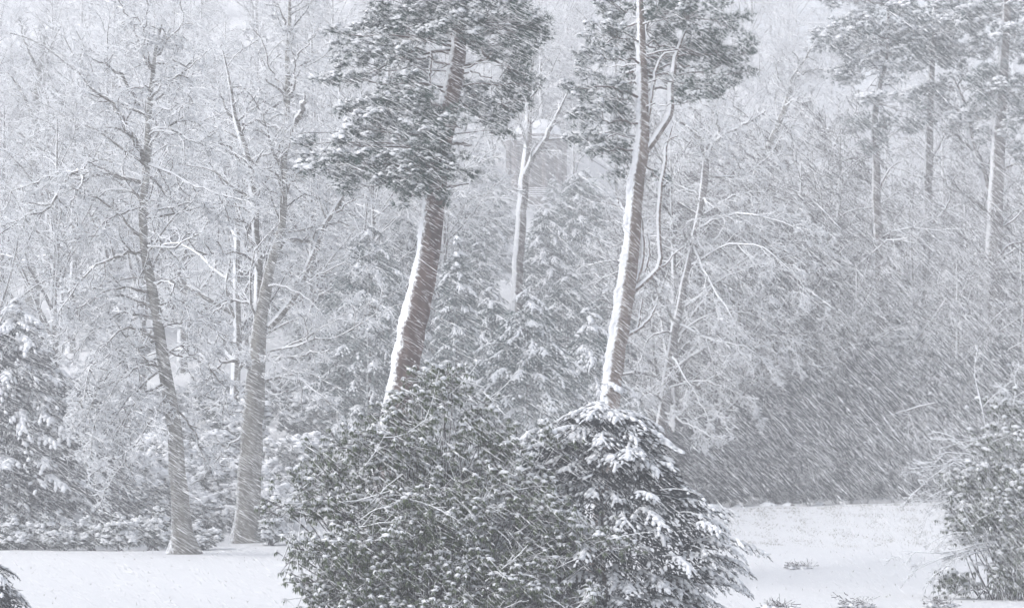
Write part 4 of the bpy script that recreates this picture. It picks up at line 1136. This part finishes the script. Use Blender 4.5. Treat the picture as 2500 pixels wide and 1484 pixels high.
spray_shrub('drooping_shrub', 'fan of thin drooping twigs reaching left over the snow, below the right-edge bush', 56.0, [
    [(2470, 1450, 1.5), (2430, 1330, .5), (2360, 1335), (2290, 1350), (2230, 1345), (2200, 1342)], [(2470, 1450, 1.5), (2430, 1340, .5), (2340, 1350), (2270, 1375), (2225, 1395)],
    [(2470, 1450, 1.5), (2430, 1345, .5), (2340, 1360), (2300, 1390), (2265, 1410)], [(2470, 1450, 1.5), (2430, 1320, .5), (2330, 1300), (2290, 1320)]], 46)
# shrub tip in the lower left corner
conifer('corner_conifer', 'tip of a snowy conifer poking into the lower left corner', on_ground(-35, 44), 1.75,
        [(0, .9), (.5, .80), (.8, .5), (1, .1)], 47, 'yew_needle', sl=.6, tier=.30, gap=.42, nsp=420, sb=.045, snow=.75, cat='conifer', core=2500)


# ------------------------------------------------------------------ small things on the meadow
def twig_heap(px, D, w, h, seed, label):
    rng = rs(seed); c = on_ground(px, D, .02)
    r = thing('twig_heap', label, 'twigs', c)
    n = 90
    p = np.stack([rng.uniform(-w, w, n), rng.normal(0, .15, n), np.abs(rng.normal(0, h * .35, n))], 1) + c
    d = unit(np.stack([rng.normal(0, 1, n), rng.normal(0, .5, n), rng.uniform(-.1, .7, n)], 1)) * rng.uniform(.1, .3, (n, 1))
    MB().add(*tubes(np.stack([p, p + d * .5 + rng.normal(0, .02, p.shape), p + d], 1), np.full((n, 3), .009), 4)).build('twigs', M['dark_twig'], r)
    q = np.stack([rng.uniform(-w, w, 26), rng.normal(0, .15, 26), np.full(26, h * .2)], 1) + c
    MB().add(*blobs(rng, q, rng.uniform(.04, .12, 26), el=1.8, flat=.5)).build('snow_clumps', M['snow'], r)
twig_heap(1950, 69.5, .36, .20, 48, 'flat tangle of dark twigs lying alone on the snow meadow')
twig_heap(2082, 53.2, .34, .26, 49, 'snowy tangle of twigs at the bottom edge of the meadow')
twig_heap(2290, 53.4, .30, .30, 52, 'small snowy twig clump at the bottom edge below the right-edge bush')
twig_heap(1895, 53.0, .30, .12, 53, 'thin grass-like twig tuft at the bottom edge of the meadow')

def grass():
    rng = rs(54)
    n = 9000
    D = rng.uniform(83, 101, n); px = rng.uniform(1640, 2420, n)
    dens = np.sin(px * .05 + D) * np.sin(D * .8 - px * .021)
    k = dens + rng.normal(0, .5, n) > .1
    D, px = D[k], px[k]
    n2 = 260
    D = np.concatenate([D, rng.uniform(54, 82, n2)]); px = np.concatenate([px, rng.uniform(0, 2400, n2)])
    x = (px - 1250) / F_PX * D
    C = np.stack([x, D, ground_z(x, D) - .01], 1)
    o = MB().add(*spikes(rng, C, np.broadcast_to([0, 0, 1.], C.shape), 3, .080, .012, .6), sm=False).build('grass', M['grass'])
    tag(o, 'dead grass tips showing through the thin snow of the bank', 'grass', None, 'stuff')
grass()

# ------------------------------------------------------------------ the falling snow
def snowfall():
    rng = rs(5)
    n = 560                                            # strands of flakes in one gust cluster, 5 x 5 x 4 m
    C0 = rng.uniform(-1, 1, (n, 3)) * [2.5, 2.5, 2.0]
    ang = np.radians(38 + rng.normal(0, 5, n))
    d = np.stack([np.cos(ang), rng.normal(0, .12, n), -np.sin(ang)], 1)
    q = 2
    gap = np.clip(rng.lognormal(-2.75, .55, (n, 1)), .014, .18)
    t = (np.arange(q) - (q - 1) / 2)[None] * gap + rng.normal(0, .006, (n, q))
    C = (C0[:, None] + d[:, None] * t[..., None] + rng.normal(0, .002, (n, q, 3))).reshape(-1, 3); dd = np.repeat(d, q, 0)
    th = np.repeat(np.clip(rng.lognormal(-6.02, .40, n), .0015, .0080), q) * rng.uniform(.7, 1.2, n * q)
    ln = np.repeat(gap[:, 0] * .62, q)
    U = unit(np.cross(dd, [0, 1., 0])); V = np.cross(dd, U)
    a3 = np.arange(3) * np.pi * 2 / 3
    ring = C[:, None] + th[:, None, None] * (np.cos(a3)[None, :, None] * U[:, None] + np.sin(a3)[None, :, None] * V[:, None])
    v = np.concatenate([ring, (C - dd * ln[:, None])[:, None], (C + dd * ln[:, None])[:, None]], 1)
    f0 = np.array([[0, 1, 4], [1, 2, 4], [2, 0, 4], [1, 0, 3], [2, 1, 3], [0, 2, 3]])
    f = f0[None] + (np.arange(len(C)) * 5)[:, None, None]
    o = MB().add(v, f).build('falling_snow', M['flake'])
    tag(o, 'driving snowflakes blown down to the right in the storm', 'snow', None, 'stuff')
    g = bpy.data.node_groups.new('snow_in_air', 'GeometryNodeTree')
    g.interface.new_socket('Geometry', in_out='INPUT', socket_type='NodeSocketGeometry')
    g.interface.new_socket('Geometry', in_out='OUTPUT', socket_type='NodeSocketGeometry')
    N = g.nodes.new; Lk = g.links.new
    gi, go = N('NodeGroupInput'), N('NodeGroupOutput')
    def mth(op, a, b=None):
        m = N('ShaderNodeMath'); m.operation = op
        for i, x in enumerate((a, b)):
            if x is None: continue
            if isinstance(x, (int, float)): m.inputs[i].default_value = x
            else: Lk(x, m.inputs[i])
        return m.outputs[0]
    def rnd(lo, hi, seed):
        r = N('FunctionNodeRandomValue'); r.data_type = 'FLOAT'
        r.inputs[2].default_value = lo; r.inputs[3].default_value = hi; r.inputs['Seed'].default_value = seed
        return r.outputs[1]
    pts = N('GeometryNodePoints'); pts.inputs['Count'].default_value = SNOW_CLUSTERS
    y = mth('POWER', rnd(SNOW_NEAR ** 2.4, SNOW_FAR ** 2.4, 1), 1 / 2.4)
    u = mth('SUBTRACT', mth('MULTIPLY', mth('POWER', rnd(0, 1, 2), .82), .58), .29); w = rnd(-.07, .22, 3)
    x = mth('MULTIPLY', y, u)
    z = mth('ADD', mth('MULTIPLY', y, w), 4.0)
    z = mth('MAXIMUM', z, mth('ADD', rnd(1.2, 3.0, 4), 0.0))
    cx = N('ShaderNodeCombineXYZ'); Lk(x, cx.inputs[0]); Lk(y, cx.inputs[1]); Lk(z, cx.inputs[2])
    Lk(cx.outputs[0], pts.inputs['Position'])
    # the gusts blow flatter at upper left, steeper at lower right
    tilt = mth('ADD', mth('ADD', mth('MULTIPLY', u, .70), mth('MULTIPLY', w, -.8)), rnd(-.09, .11, 6))
    ev = N('ShaderNodeCombineXYZ'); Lk(tilt, ev.inputs[1])
    iop = N('GeometryNodeInstanceOnPoints')
    Lk(pts.outputs[0], iop.inputs['Points']); Lk(gi.outputs[0], iop.inputs['Instance']); Lk(ev.outputs[0], iop.inputs['Rotation'])
    Lk(iop.outputs[0], go.inputs[0])
    md = o.modifiers.new('gusts', 'NODES'); md.node_group = g
snowfall()

# ------------------------------------------------------------------ the snow-filled air
def haze():
    x0, x1, y0, y1, z0, z1 = -520, 520, -60, 720, -2.0, 104.0
    v = [(x, y, z) for x in (x0, x1) for y in (y0, y1) for z in (z0, z1)]
    q = [(0, 1, 3, 2), (4, 6, 7, 5), (0, 4, 5, 1), (2, 3, 7, 6), (0, 2, 6, 4), (1, 5, 7, 3)]
    f = [t for a, b, c, d in q for t in ((a, b, c), (a, c, d))]
    m = bpy.data.materials.new('haze_air'); m.use_nodes = True
    t = m.node_tree; t.nodes.clear()
    o = t.nodes.new('ShaderNodeOutputMaterial'); p = t.nodes.new('ShaderNodeVolumePrincipled')
    p.inputs['Color'].default_value = (.93, .94, .97, 1)
    p.inputs['Density'].default_value = HAZE_DENSITY
    p.inputs['Anisotropy'].default_value = 0.0
    t.links.new(p.outputs[0], o.inputs['Volume'])
    h = MB().add(v, f, sm=False).build('haze', m)
    tag(h, 'pale snow-filled air thickening with distance', None, None, 'stuff')
haze()
